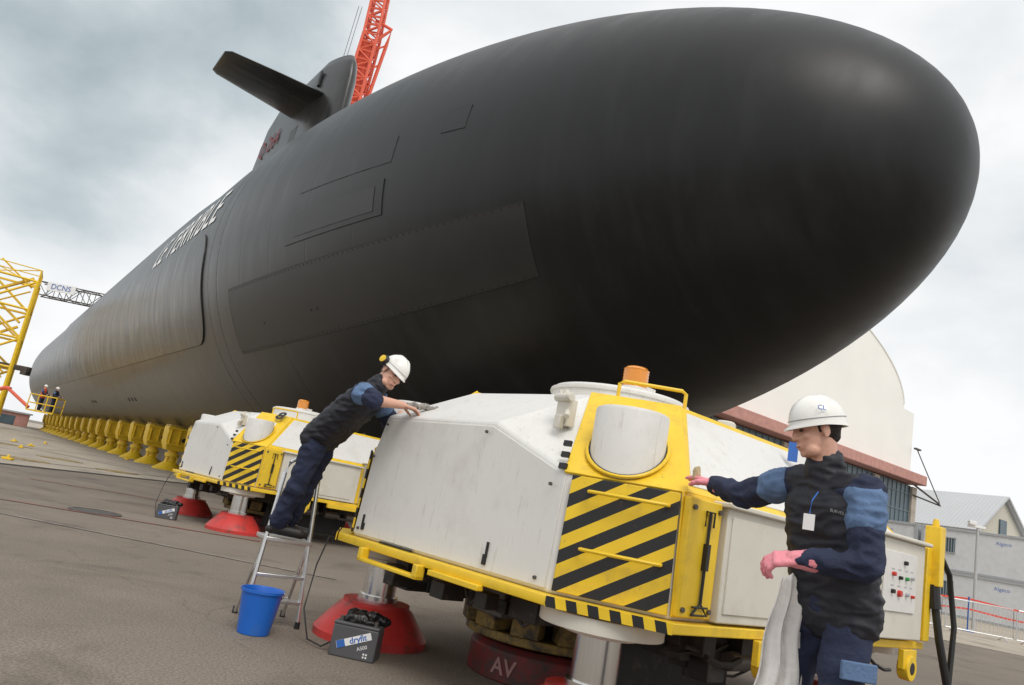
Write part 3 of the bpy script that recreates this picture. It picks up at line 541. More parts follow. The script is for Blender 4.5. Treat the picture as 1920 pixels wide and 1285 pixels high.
for k in range(6):
    a=V((random.uniform(-1.75,-1.45),random.uniform(-.8,.3),random.uniform(.54,.62)));b=a+V((random.uniform(-.05,.05),random.uniform(.2,.45),random.uniform(-.02,.03)))
    mb=MB();mb.tube([a,a.lerp(b,.25)+V((-.01,0,-.05)),a.lerp(b,.5)+V((-.01,0,-.09)),a.lerp(b,.75)+V((-.01,0,-.06)),b],random.choice([.009,.013]),6);mb.build('pipe',random.choice([BLK,DMET]),mach)
mb=MB();mb.cyl((-1.62,.62,.58),(-1.25,.62,.58),.09,.09,16);mb.cyl((-1.68,.62,.58),(-1.62,.62,.58),.04,.04,10);mb.box((-1.45,.30,.58),(.3,.18,.14));mb.box((-1.40,-.2,.56),(.35,.3,.16));mb.build('pump',DMET,mach,bevel=.01)
for k in range(4):
    x_=-.55+k*.42;mb=MB();mb.cyl((x_,-1.35,.5),(x_+.22,-1.35,.5),.06,.06,14);mb.cyl((x_+.22,-1.35,.5),(x_+.3,-1.35,.5),.035,.035,10);mb.build('hydraulic_ram',DMET,mach,bevel=.004)
vs,fs=text_geo('AV',.15,0,1,.003);mb=MB();q=[]
for v in vs:
    a=math.radians(-164)+v.x/.56;q.append(V((ux+.566*math.cos(a),uy+.566*math.sin(a),.10+v.y)))
mb.add(q,fs);mb.build('foot_lettering',DRTXT,mach,smooth=0)
m2=copy_thing(mach,(-3.42,14.55,0),40)
m2['label']='second white and yellow carrier marked 8 with red feet'
oN=V((-.85*.62,-.53*.62,.78)).normalized();xE=V((.53,-.85,0)).normalized();yE=oN.cross(xE)
zc=1.945;dd=2.19-(zc-ZS)/.79;pc=V((-.85,-.53,0)).normalized()*dd+xE*.24+V((0,0,zc))
text_on('unit_number','8',.30,pc+oN*.06,xE,yE if yE.z>0 else -yE,BLKP,m2,ext=.004,offset=.008)
# ------------------------------------------------------------------ organic bodies
def organic(name,mb,mat,parent,org,voxel=.008,it=4,amp=0.,sc=12.,an=(1,1,1)):
    me=bpy.data.meshes.new(name);me.from_pydata([q-org for q in mb.v],[],mb.f)
    bm=bmesh.new();bm.from_mesh(me);bmesh.ops.recalc_face_normals(bm,faces=bm.faces);bm.to_mesh(me);bm.free()
    o=bpy.data.objects.new(name,me);COL.objects.link(o)
    m_=o.modifiers.new('r','REMESH');m_.mode='VOXEL';m_.voxel_size=voxel
    if it: m_=o.modifiers.new('s','SMOOTH');m_.iterations=it;m_.factor=.5
    dg=bpy.context.evaluated_depsgraph_get();dg.update();nm=bpy.data.meshes.new_from_object(o.evaluated_get(dg));o.modifiers.clear();o.data=nm;bpy.data.meshes.remove(me)
    if amp:
        nrm=[v.normal.copy() for v in nm.vertices]
        for v,n in zip(nm.vertices,nrm):
            q=V((v.co.x*an[0],v.co.y*an[1],v.co.z*an[2]))*sc;w_=noise.noise(q+V((3,1,7)))
            rg=1-abs(noise.noise(q*1.3+V((9,2,4))))*2.2;v.co+=n*amp*(w_*.7+rg*.6-.25)
    nm.materials.clear();nm.materials.append(mat);nm.name=name
    for q in nm.polygons:q.use_smooth=True
    o.parent=parent;return o
def hand(mb,wr,fd,pn,sidesign,curl=.5,k=1.,spread=.02):
    fd=fd.normalized();pn=(pn-fd*pn.dot(fd)).normalized();sd_=fd.cross(pn).normalized()*sidesign
    kn=wr+fd*.088
    for i in range(4):
        off=sd_*(.033-.022*i);mb.cap(wr+fd*.012+off*.6,kn+off,.0145*k,.0125*k,10)
        q=kn+off;d=fd+sd_*((1.5-i)*.06);ln=[.046,.050,.046,.036][i];ang=0
        for j,fr in enumerate((1,.65,.5)):
            ang+=curl*(.7+.15*i*.5);dd=(d.normalized()*math.cos(ang)+pn*math.sin(ang));q2=q+dd*ln*fr;mb.cap(q,q2,(.0098-.001*j)*k,(.0092-.001*j)*k,8);q=q2
    t0=wr+fd*.025+sd_*.03;t1=t0+(fd*.6+sd_*.75+pn*.35).normalized()*.042;t2=t1+(fd*.9+sd_*.25+pn*.5).normalized()*.034;t3=t2+(fd*.9-sd_*.1+pn*.55).normalized()*.027
    mb.cap(wr+fd*.02+sd_*.015,t1,.016*k,.0125*k,10);mb.cap(t1,t2,.012*k,.011*k,8);mb.cap(t2,t3,.011*k,.009*k,8)
def person(name,label,rootloc,J,gloves=False,hair=HAIR,voxel=.0055,short=False,muffs=False,vestmat=VEST,lod=False):
    root=thing(name,label,'person',rootloc);org=V(rootloc)
    J={k_:(V(v_) if not isinstance(v_,(list,float,int)) else v_) for k_,v_ in J.items()}
    hf=J['hf'].normalized();hu=(J['hu']-hf*J['hu'].dot(hf)).normalized();hs=hf.cross(hu)
    Rh=Matrix((hs,hf,hu)).transposed();hc=J['head']
    P=lambda x,y,z: hc+hs*x+hf*y+hu*z
    shL,shR=J['shL'],J['shR'];hip=J['hip'];nd=(J['head']-(shL+shR)/2).normalized();neck=(shL+shR)/2+nd*.05
    up=((shL+shR)/2-hip).normalized();side=(shR-shL);side=(side-up*side.dot(up)).normalized();fw=up.cross(side)*1.;fw=fw if fw.dot(J['fw'])>0 else -fw
    Rt=Matrix((side,fw,up)).transposed();mid=(shL+shR)/2
    hL,hR=J['hipL'],J['hipR']
    b=MB()
    b.sphere(P(0,-.012,.035),(.074,.094,.088),Rh,20);b.sphere(P(0,.022,-.032),(.062,.068,.084),Rh,20)
    b.cap(P(-.034,.042,-.080),P(.034,.042,-.080),.030,.030);b.sphere(P(0,.066,-.090),(.024,.019,.020),Rh,10)
    b.cap(P(0,.086,.015),P(0,.099,-.024),.010,.0140,8);b.sphere(P(.012,.091,-.028),(.009,.01,.008),Rh,8);b.sphere(P(-.012,.091,-.028),(.009,.01,.008),Rh,8)
    b.cap(P(-.038,.074,.028),P(.038,.074,.028),.0125,.0125,8);b.cap(P(-.042,.060,-.018),P(-.02,.072,-.03),.019,.015,8);b.cap(P(.042,.060,-.018),P(.02,.072,-.03),.019,.015,8)
    b.cap(P(-.018,.084,-.056),P(.018,.084,-.056),.0075,.0075,8);b.cap(P(-.016,.082,-.068),P(.016,.082,-.068),.008,.008,8)
    for sx in(-1,1): b.sphere(P(sx*.077,-.012,-.004),(.010,.019,.032),Rh,10);b.sphere(P(sx*.079,-.008,-.028),(.008,.01,.012),Rh,8)
    b.cap(neck-up*.05,P(0,-.018,-.05),.064,.057)
    b.cap(shL,shR,.06,.06);b.sphere(mid-up*.16,(.15,.095,.2),Rt);b.sphere(hip+up*.12,(.135,.09,.2),Rt);b.sphere(hip,(.15,.10,.12),Rt)
    arms=[(shL,J['elL'],J['wrL'],J['hdL'],J['pnL'],-1,J.get('cuL',.5)),(shR,J['elR'],J['wrR'],J['hdR'],J['pnR'],1,J.get('cuR',.5))]
    for sh,el,wr,hd,pn_,sg,cu in arms:
        b.cap(sh,el,.05,.046);b.cap(el,wr,.047,.029)
        if not lod: hand(b,wr,hd,pn_,sg,cu)
        else: b.cap(wr,wr+hd.normalized()*.1,.03,.03)
    for h_,k_,a_,t_ in((hL,J['knL'],J['anL'],J['toL']),(hR,J['knR'],J['anR'],J['toR'])):
        b.cap(h_,k_,.075,.052);b.cap(k_,a_,.052,.036);b.cap(a_-V((0,0,.03)),a_+t_*.16-V((0,0,.05)),.035,.03)
    organic('body',b,SKIN,root,org,voxel,2)
    if not lod:
        for sx in(-1,1):
            b=MB();b.sphere(P(sx*.031,.0765,.006),(.0125,.008,.006),Rh,10);b.build('eye',EYEW,root,org=org)
            b=MB();b.cap(P(sx*.018,.088,.034),P(sx*.047,.076,.033),.0045,.003,8);b.build('eyebrow',hair,root,org=org)
        b=MB();b.cap(P(-.019,.0905,-.0615),P(.019,.0905,-.0615),.0035,.0035,8);b.build('mouth',LIP,root,org=org)
    b=MB();b.sphere(P(0,-.024,.03),(.077,.088,.085),Rh,18);b.sphere(P(0,-.052,-.022),(.056,.046,.044),Rh,16);
    for sx in(-1,1): b.cap(P(sx*.070,.010,.012),P(sx*.071,.006,-.004),.007,.004,8)
    organic('hair',b,hair,root,org,.009,2,.002,60)
    b=MB();b.sphere(hip+up*.02,(.170,.118,.15),Rt);
    for h_,k_,a_ in((hL,J['knL'],J['anL']),(hR,J['knR'],J['anR'])):
        b.cap(h_,k_,.098,.076);b.cap(k_,a_+(k_-a_)*.08,.078,.072)
    organic('trousers',b,NAVY,root,org,.012 if not lod else .03,3,.018,8,(1,1,1.4))
    for a_,t_,nm in((J['anL'],J['toL'],'boot'),(J['anR'],J['toR'],'boot')):
        b=MB();t_=t_.normalized();b.cap(a_+V((0,0,.06)),a_-V((0,0,.03)),.052,.048);b.cap(a_-V((0,0,.045)),a_+t_*.17-V((0,0,.055)),.044,.040);b.cap(a_-t_*.05-V((0,0,.055)),a_+t_*.19-V((0,0,.062)),.032,.034);organic(nm,b,BOOT,root,org,.008,2)
    b=MB();b.cap(shL+side*.01+V((0,0,-.01)),shR-side*.01+V((0,0,-.01)),.072,.072);b.sphere(mid-up*.15,(.175,.108,.22),Rt);b.sphere(hip+up*.16,(.160,.105,.22),Rt);b.cap(neck-up*.06,neck+nd*.035-fw*.008,.076,.069)
    for sh,el,wr,hd,pn_,sg,cu in arms:
        if short: b.cap(sh,sh.lerp(el,.95),.078,.068)
        else: b.cap(sh,el,.078,.062);b.cap(el,wr-(wr-el).normalized()*.01,.062,.045)
    organic('jacket',b,NAVY,root,org,.009 if not lod else .025,2,.017,10,(1,1,1.8))
    for sh,el,wr,hd,pn_,sg,cu in arms:
        b=MB();b.cap(sh.lerp(el,.06),sh.lerp(el,.45),.081,.0755);organic('sleeve_panel',b,LBLU,root,org,.009 if not lod else .025,2,.017,10,(1,1,1.8))
    b=MB();b.cap(shL+side*.045,shR-side*.045,.082,.082);b.sphere(mid-up*.16,(.190,.128,.24),Rt);b.sphere(hip+up*.13,(.180,.124,.23),Rt);b.cap(hip-side*.06+up*.0,hip+side*.06,.112,.112);b.cap(neck-up*.06,neck+nd*.055-fw*.012,.090,.082)
    for q_ in range(7): b.cap(hip+up*(-.02+.072*q_)-side*.085,hip+up*(-.02+.072*q_)+side*.085,.120+.004*(q_%2),.120+.004*(q_%2))
    vest=organic('vest',b,vestmat,root,org,.008 if not lod else .025,1,.012,8,(.8,.8,2.6))
    if gloves:
        for sh,el,wr,hd,pn_,sg,cu in arms:
            b=MB();hand(b,wr,hd,pn_,sg,cu,1.28);ad=(el-wr).normalized();b.cap(wr+hd.normalized()*.02,wr+ad*.05,.034,.046);organic('glove',b,PINK,root,org,.004,2,.0015,60)
    b=MB();rs=[];nn=44;hx,hy=.100,.120
    for kx in range(0,13):
        t=kx/12;el_=t*math.pi/2*.985;ring=[]
        for i in range(nn):
            a=2*math.pi*i/nn;x_=hx*math.cos(el_)*math.cos(a);y_=hy*math.cos(el_)*math.sin(a)-.010;z_=.034+.118*math.sin(el_)**.92
            rdg=.008*max(0,1-abs(abs(x_)-.02)/.012)*(math.sin(el_)**.5) if el_>.2 else 0;ring.append(P(x_,y_,z_+rdg))
        rs.append(ring)
    br=[]
    for (k1,dz) in((1.0,.0),(1.03,-.010),(1.035,-.016),(1.0,-.014),(.93,.02)):
        ring=[]
        for i in range(nn):
            a=2*math.pi*i/nn;fr=max(0,math.sin(a))**2.5*.022 if k1>1.02 else 0;bk_=-.012*max(0,-math.sin(a));ring.append(P(hx*k1*math.cos(a),(hy*k1+fr)*math.sin(a)-.010,.034+dz-fr*.3+bk_))
        br.append(ring)
    b.loft(br[::-1]+rs[1:],caps=False);b.add([rs[-1][i] for i in range(nn)],[tuple(range(nn))]);
    b.build('helmet',HELM,root,org=org,smooth=50)
    if not lod:
        b=MB();rg=[]
        for i in range(nn+1):
            a=2*math.pi*i/nn;rg.append(P((hx+.0005)*math.cos(a),(hy+.0005)*math.sin(a)-.010,.050))
        b.tube(rg,.0022,5);b.build('helmet_trim',GTXT,root,org=org)
    if muffs:
        for sx in(-1,1):
            b=MB();b.lathe([(.032,0),(.038,.01),(.038,.03),(.03,.040),(.01,.043)],20);
            Q=Matrix((hf,hu,hs*sx)).transposed();b.v=[P(sx*.090,-.045,.035)+Q@q for q in b.v];b.cap(P(sx*.098,-.03,.03),P(sx*.106,-.05,.07),.010,.010,8);b.build('ear_defender',BLK,root,org=org)
            b=MB();b.lathe([(.028,.042),(.028,.048),(.01,.052)],16);b.v=[P(sx*.090,-.045,.035)+Q@q for q in b.v];b.build('ear_defender_cap',YEL,root,org=org)
    return root,vest,P
J2=dict(head=(1.365,3.18,1.722),hf=(-.95,.06,-.26),hu=(-.18,0,1),shL=(1.53,3.05,1.485),shR=(1.38,3.38,1.51),fw=(-.8,.4,0),hip=(1.54,3.24,1.0),
 elL=(1.53,2.98,1.195),wrL=(1.29,3.05,1.175),hdL=(-1,.40,-.18),pnL=(-.1,.55,-.8),cuL=.75,
 elR=(1.245,3.66,1.43),wrR=(1.17,3.90,1.475),hdR=(-.35,.9,.2),pnR=(-.3,.6,-.7),cuR=.18,
 hipL=(1.56,3.16,.97),hipR=(1.50,3.32,.97),knL=(1.51,3.10,.51),knR=(1.42,3.42,.52),anL=(1.58,3.07,.10),anR=(1.50,3.44,.10),toL=(-.95,.3,0),toR=(-.95,.3,0))
org2=V((1.54,3.24,0))
p2,vest2,P2=person('person','man in white helmet and pink gloves wiping the yellow carrier',org2,J2,gloves=True)
J1=dict(head=(-.845,5.60,1.98),hf=(.66,-.62,-.45),hu=(.45,0,.8),shL=(-.95,5.78,1.80),shR=(-1.01,5.42,1.77),fw=(.6,.1,-.7),hip=(-1.28,5.80,1.45),
 elL=(-.80,5.93,1.62),wrL=(-.76,5.95,1.73),hdL=(.9,.2,-.1),pnL=(.1,.0,-1),cuL=.5,
 elR=(-.89,5.34,1.73),wrR=(-.70,5.50,1.75),hdR=(.9,.5,-.1),pnR=(.1,.1,-1),cuR=.5,
 hipL=(-1.28,5.90,1.42),hipR=(-1.30,5.71,1.42),knL=(-1.36,5.94,1.02),knR=(-1.38,5.74,1.02),anL=(-1.45,6.02,.745),anR=(-1.48,5.86,.745),toL=(.95,.25,0),toR=(.95,.25,0))
p1,vest1,P1=person('person','man in white helmet with ear defenders leaning over from a stepladder',V((-1.43,5.93,.64)),J1,hair=HAIRG,short=True,muffs=True)
def project_decal(name,txt,size,c,xd,yd,dirv,target,mat,parent,org):
    vs,fs=text_geo(txt,size);c,xd,yd,dirv=V(c),V(xd).normalized(),V(yd).normalized(),V(dirv).normalized()
    t=target.data;bv=BVHTree.FromPolygons([v.co+org for v in t.vertices],[q.vertices[:] for q in t.polygons]);mb=MB();q=[]
    for v in vs:
        o_=c+xd*v.x+yd*v.y;h=bv.ray_cast(o_-dirv*.5,dirv);q.append((h[0] if h[0] else o_)-dirv*.006)
    mb.add(q,fs);return mb.build(name,mat,parent,smooth=0,org=org)
project_decal('chest_lettering','SURVEILLANCE',.017,(1.45,3.05,1.385),(.96,.2,-.1),(.05,0,1),(.3,1,0),vest2,GTXT,p2,org2)
b=MB();b.box((1.335,3.10,1.33),(.004,.045,.065),0,Euler((0,0,.9)).to_matrix());b.build('badge',WTXT,p2,org=org2,smooth=0)
b=MB();b.tube([(1.375,3.13,1.46),(1.345,3.11,1.42),(1.335,3.10,1.365)],.003,6);b.build('lanyard',LBLUE2,p2,org=org2)
b=MB();b.box((1.545,3.015,.80),(.15,.02,.07),0,Euler((0,0,.15)).to_matrix());b.build('thigh_pocket',LBLU,p2,org=org2,bevel=.005)
text_on('helmet_lettering','CL',.032,P2(.0,0,0)+V((-.03,-.1015,.085)),(1,.06,.05),(0,.35,1),LBLUE2,p2,org2,.001)
mb=MB();rows=[]
for i in range(31):
    z=1.10-.75*i/30;rw=[]
    for j in range(21):
        t=j/20-.5;w_=.07+.11*(i/30)**.7;rw.append(V((1.36-.03*i/30+t*w_*1.4+.008*math.sin(i*.5),3.27+(.028*math.sin(t*15+i*.07)+.015*math.sin(t*29+1))*(i/30+.25),z+.015*math.cos(t*9))))
    rows.append(rw)
vs=[q for rw in rows for q in rw];fs=[(i*21+j,i*21+j+1,(i+1)*21+j+1,(i+1)*21+j) for i in range(30) for j in range(20)]
org=V((1.37,3.10,.5));mb.add(vs,fs);o=mb.build('cleaning_cloth',CLOTH,smooth=80,org=org);o.location=org;tag(o,'long white cleaning cloth hanging from the worker\'s belt','cloth')
so_=o.modifiers.new('s','SOLIDIFY');so_.thickness=.005
mb=MB();mb.sphere((0,0,0),(.022,.018,.045));mb.sphere((.01,0,-.03),(.02,.016,.03));o=organic('cleaning_rag',mb,M('ochre_rag',(.50,.40,.24),.95,var=.3,scale=40),None,V((0,0,0)),.005,1,.006,50);o.location=(1.10,4.00,1.52);tag(o,'crumpled ochre cleaning rag pressed on the yellow frame','rag')
mb=MB();
for k in range(60):
    t=k/59;c=V((-.68+.56*t,5.60+.22*t,1.765+.02*math.sin(t*5)));mb.sphere(c+V((random.uniform(-.01,.01),random.uniform(-.02,.02),random.uniform(-.012,.012))),random.uniform(.014,.028),None,8)
o=organic('duster',mb,RAG,None,V((-.4,5.7,1.76)),.008,1,.014,45);o.location=(-.4,5.7,1.76);tag(o,'long grey shaggy duster held over the white hood','duster')
# ladder
lad=thing('step_ladder','small aluminium stepladder with handrail standing beside the carrier','ladder',(-1.38,5.9,0))
lo=V((-1.38,5.9,0));e1=V((.85,.53,0)).normalized();e2=V((-.45,.89,0)).normalized();F0=V((-1.55,5.8,0));F1=F0+e1*.42;T0=V((-1.52,5.88,1.2));T1=T0+e1*.26
mb=MB()
mb.tube([F0,F0.lerp(T0,.93),T0+e1*.02+V((0,0,.0)),T0+e1*.06+V((0,0,.03)),T1-e1*.06+V((0,0,.03)),T1-e1*.02,F1.lerp(T1,.93),F1],.016,10);mb.build('front_rail',ALU,lad,org=lo)
B0=F0+e2*.42+e1*.02;B1=F1+e2*.42-e1*.02;K0=F0.lerp(T0,.52);K1=F1.lerp(T1,.52)
mb=MB();mb.tube([B0,K0+V((0,0,.02))],.014,10);mb.tube([B1,K1+V((0,0,.02))],.014,10);mb.tube([B0.lerp(K0,.25),B1.lerp(K1,.25)],.012,8);mb.build('back_leg',ALU,lad,org=lo)
for z_ in(.18,.36):
    a=F0.lerp(T0,z_/1.2);b_=F1.lerp(T1,z_/1.2);mb=MB();cc=(a+b_)/2+e2*.03;mb.box(cc,((b_-a).length,.09,.025),0,Euler((0,0,math.atan2(e1.y,e1.x))).to_matrix());mb.build('tread',ALU,lad,org=lo,bevel=.004)
a=F0.lerp(T0,.5);b_=F1.lerp(T1,.5);mb=MB();mb.box((a+b_)/2+e2*.12+V((0,0,.02)),((b_-a).length+.02,.28,.03),0,Euler((0,0,math.atan2(e1.y,e1.x))).to_matrix());mb.build('platform',ALU,lad,org=lo,bevel=.004)
for q in(F0,F1,B0,B1):
    mb=MB();mb.cyl(q,q+V((0,0,.05)),.022,.02,12);mb.build('rubber_foot',BLK,lad,org=lo)
bk=thing('bucket','blue plastic bucket standing on the asphalt by the ladder','bucket',(-1.40,5.60,0))
mb=MB();mb.lathe([(.105,.0),(.11,.004),(.142,.28),(.152,.282),(.152,.30),(.145,.30),(.137,.28),(.104,.012),(.01,.01)],40);mb.build('shell',BLUE,bk,smooth=40)
mb=MB();mb.tube([(.15*math.cos(a),.15*math.sin(a),.295-.10*abs(math.sin(a/1.))) for a in [math.pi*k/16 for k in range(17)]],.004,6);mb.build('handle',ALU,bk)
def battery(loc,rz,label):
    e=thing('battery',label,'battery',loc,rz,'batteries by the carriers');e.scale=(.93,.93,.93)
    mb=MB();mb.box((0,0,.11),(.34,.19,.22));mb.box((0,0,.23),(.345,.195,.025));mb.build('case',GRY,e,bevel=.01)
    for x_ in(-.13,.13):
        mb=MB();mb.cyl((x_,-.05,.24),(x_,-.05,.275),.015,.015,10);mb.build('terminal',DMET,e)
    sl_=.42;RR=Euler((0,-math.atan(sl_),0)).to_matrix()
    mb=MB();mb.box((.0,-.0965,.130),(.26,.004,.050),0,RR);mb.build('sticker',WTXT,e,smooth=0)
    mb=MB();mb.box((-.09,-.0975,.092),(.06,.004,.050),0,RR);mb.build('logo',LBLUE2,e,smooth=0)
    text_on('sticker_lettering','dryfit',.060,(.03,-.0992,.142),(1,0,sl_),(-sl_,0,1),LBLUE2,e,ext=.0005,offset=.001);text_on('model_lettering','A500',.036,(.07,-.0968,.088),(1,0,sl_),(-sl_,0,1),WTXT,e,ext=.0005)
    for k in range(4): 
        mb=MB();mb.box((.09+.02*(k%2),-.0962,.030+.02*(k//2)),(.012,.003,.012));mb.build('symbol',WTXT,e,smooth=0)
    mb=MB();random.seed(5)
    for k in range(14): mb.sphere((random.uniform(-.06,.15),random.uniform(-.05,.07),.255+random.uniform(0,.05)),(random.uniform(.04,.07),random.uniform(.03,.06),random.uniform(.02,.04)),None,10)
    o=organic('plastic_bag',mb,M('black_bag',(.008,.008,.009),.38,var=.3),e,V((0,0,0)),.009,1,.018,16)
    return e
bt=battery((-.66,5.46,0),-6,'dark grey battery with dryfit sticker and black bag on top')
b2=copy_thing(bt,(-5.0,12.7,0),12);b2['label']='dark battery under a black bag beside the second carrier'
org=V((-1,5.9,0))
mb=MB();mb.tube([(-1.10,5.98,.70),(-1.13,5.9,.5),(-1.12,5.75,.2),(-1.02,5.6,.03),(-.9,5.5,.02),(-.75,5.52,.12),(-.68,5.46,.26)],.006,8);o=mb.build('power_cable',BLK,org=org);o.location=org;tag(o,'black power cable running from the carrier to the battery','cable')
o2=o.copy();COL.objects.link(o2);o2.location=org+V((-4.25,7.3,0));o2['label']='black power cable trailing to the second battery'
# ------------------------------------------------------------------ left background
def lattice(mb,a,b,w0,w1,nseg,r,diag=True,up=None):
    a,b=V(a),V(b);d=(b-a).normalized();ref=V(up) if up else (V((0,0,1)) if abs(d.z)<.8 else V((1,0,0)));x=d.cross(ref).normalized();y=d.cross(x)
    def C(i,t): 
        w_=(w0+(w1-w0)*t)/2;sx,sy=((-1,-1),(1,-1),(1,1),(-1,1))[i];return a.lerp(b,t)+x*w_*sx+y*w_*sy
    for i in range(4): mb.tube([C(i,0),C(i,1)],r,6)
    for k in range(nseg):
        t0,t1=k/nseg,(k+1)/nseg
        for i in range(4):
            j=(i+1)%4;mb.tube([C(i,t1),C(j,t1)],r*.6,5)
            if (k+i)%2: mb.tube([C(i,t0),C(j,t1)],r*.6,5)
            else: mb.tube([C(j,t0),C(i,t1)],r*.6,5)
tw=thing('lattice_tower','yellow steel lattice access tower beside the submarine stern','tower',(-41.8,61.7,0),30)
mb=MB();lattice(mb,(0,0,0),(0,0,12.2),3.6,3.2,5,.17);mb.build('frame',YEL,tw)
mb=MB()
for k in range(6):
    z0=k*2.1;mb.box((0,-.9,z0+1.1),(3.0,.7,.16),0,Euler((0,(-1)**k*.62,0)).to_matrix());mb.tube([(-1.3,-1.3,z0+1.1-(-1)**k*.9+.9),(1.3,-1.3,z0+1.1+(-1)**k*.9+.9)],.07,5)
mb.build('stair',YEL,tw)
mb=MB();lattice(mb,(0,0,12.2),(0,0,13.2),3.2,3.2,1,.08);mb.build('top_railing',YEL,tw)
gj=thing('crane_jib','grey lattice jib with a white name board above the stern','crane jib',(-54,83.9,0),0)
mb=MB();lattice(mb,(0,0,15.6),(14,1.5,15.6),1.5,1.5,11,.07);mb.build('truss',DMET,gj);mb=MB();mb.box((3.0,-1.05,15.9),(3.2,.08,.95));mb.build('name_board',WTXT,gj);text_on('board_lettering','DCNS',.85,(3.0,-1.11,15.9),(1,0,0),(0,0,1),LBLUE2,gj)
mb=MB();lattice(mb,(13,1.4,0),(13,1.4,15),2,1.6,9,.1);mb.build('mast',DMET,gj)
tb=thing('telescopic_boom','dark telescopic boom lift beside the yellow tower','boom lift',(-44,62.5,0));mb=MB();mb.box((0,0,1.),(3.2,2,1.3));mb.build('chassis',YELD,tb,bevel=.08)
for x_ in(-1.1,1.1):
    for y_ in(-1,1): mb=MB();mb.cyl((x_,y_-.2,.5),(x_,y_+.2,.5),.5,.5,20);mb.build('wheel',BLK,tb)
mb=MB();mb.box((-1.5,0,3.),(.6,.6,3.6));mb.box((1.5,0,5.05),(7.4,.4,.42));mb.box((4.9,0,4.9),(.5,.7,.7));mb.build('boom',DMET,tb,bevel=.04)
ch=thing('cherry_picker','yellow boom lift carrying a basket with two workers','cherry picker',(-34.6,51.3,0),0)
mb=MB();mb.box((-.6,0,.9),(3.0,1.9,.8));mb.lathe([(.8,1.3),(.8,1.5)],20,(-.6,0,0));mb.box((-.8,0,1.75),(1.6,1.2,.6));mb.build('chassis',YEL,ch,bevel=.06)
for x_ in(-1.7,.5):
    for y_ in(-1,1): mb=MB();mb.cyl((x_,y_-.15,.45),(x_,y_+.15,.45),.45,.45,18);mb.build('wheel',BLK,ch)
mb=MB();mb.tube([(-.8,0,1.9),(1.6,.0,2.9),(1.9,0,2.85)],.14,8);mb.tube([(1.7,0,2.9),(3.5,-.1,1.9)],.11,8);mb.build('boom',ORED,ch)
mb=MB();bxx,byy,bz=4.7,-.3,1.75
mb.box((bxx,byy,bz),(1.8,1.0,.1))
for z_ in(bz+.5,bz+1.05): mb.tube([(bxx-.9,byy-.5,z_),(bxx+.9,byy-.5,z_),(bxx+.9,byy+.5,z_),(bxx-.9,byy+.5,z_),(bxx-.9,byy-.5,z_)],.04,6)
for x_ in(-.9,-.3,.3,.9):
    for y_ in(-.5,.5): mb.tube([(bxx+x_,byy+y_,bz),(bxx+x_,byy+y_,bz+1.05)],.035,6)
mb.build('basket',YEL,ch)
for i,(x_,y_) in enumerate(((-30.25,50.95),(-29.5,51.05))):
    z=1.80;bz_=V((x_,y_,z));A=lambda a,b_,c: bz_+V((a,b_,c))
    Jx=dict(head=A(.02,0,1.62),hf=V((1,.2,-.2)),hu=V((0,0,1)),shL=A(0,.19,1.40),shR=A(0,-.19,1.40),fw=V((1,0,0)),hip=A(0,0,.95),elL=A(.1,.26,1.15),wrL=A(.32,.2,1.12),hdL=V((1,0,0)),pnL=V((0,0,-1)),elR=A(.1,-.26,1.15),wrR=A(.32,-.2,1.12),hdR=V((1,0,0)),pnR=V((0,0,-1)),hipL=A(0,.09,.92),hipR=A(0,-.09,.92),knL=A(.02,.1,.5),knR=A(.02,-.1,.5),anL=A(0,.1,.1),anR=A(0,-.1,.1),toL=V((1,0,0)),toR=V((1,0,0)))
    person('person','worker in white helmet and dark jacket standing in the lift basket',bz_,Jx,voxel=.015,lod=True,vestmat=(ORED if i==0 else VEST))
rc=thing('harbour_crane','tall red lattice dockside crane standing behind the submarine sail','crane',(-21.8,74.5,0),0)
mb=MB();lattice(mb,(0,0,0),(0,0,30),4,3.0,10,.16);mb.build('mast',ORED,rc)
mb=MB();lattice(mb,(-.4,0,30),(1.0,-3,47),2.0,1.5,18,.17);lattice(mb,(1.0,-3,47),(.9,-4,60),1.5,1.3,14,.15);mb.box((.1,-1.5,38),(1.2,.9,17),0,Euler((.17,.08,0)).to_matrix());mb.build('boom',ORED,rc)
mb=MB();mb.tube([(1.4,-3,46.5),(2.9,-3.,48.2),(2.6,-2.6,46.5),(.9,0,36)],.2,6);mb.tube([(1.0,-3,49),(2.9,-3,48.2)],.16,6)
for k in range(5): t=k/5;mb.tube([V((2.6,-2.6,46.5)).lerp(V((.9,0,36)),t),V((1.1,-2.8,46.5)).lerp(V((.2,-.5,36)),t+.1)],.1,5)
mb.build('back_stay',ORED,rc)
for x_ in(0,.35): mb=MB();mb.tube([(-1.5+x_,-2,51),(-2.8+x_,0,34)],.03,5);mb.build('cable',DMET,rc)
# ------------------------------------------------------------------ hangar
hg=thing('hangar','large cream hangar with curved roof and pink brick band','hangar',(13,43,0),35.3)
def arc(k): return 14+6.6*math.sqrt(max(0,1-(k/21.)**2))
ks=[-21*math.cos(math.pi*i/56) for i in range(57)]
mb=MB();prof=[(22.6,9.3),(22.6,14.0),(21.1,14.05)]+[(k,arc(k)) for k in ks[::-1]]+[(-22.6,14),(-22.6,9.3)]
mb.loft([[V((x_,y_,z_)) for x_,z_ in prof] for y_ in(0,45)]);mb.build('upper_wall',HWALL,hg,smooth=25)
mb=MB();mb.tube([V((k,-.0,arc(k)+.0)) for k in ks[1:-1]],.07,6);mb.build('roof_edge',HWALL,hg)
mb=MB();mb.box((0,22,4.25),(45,44,8.5));mb.build('lower_wall',STONE,hg);mb=MB();mb.box((0,21.9,8.92),(46,46,.72));mb.build('brick_band',BRICK,hg,bevel=.05)
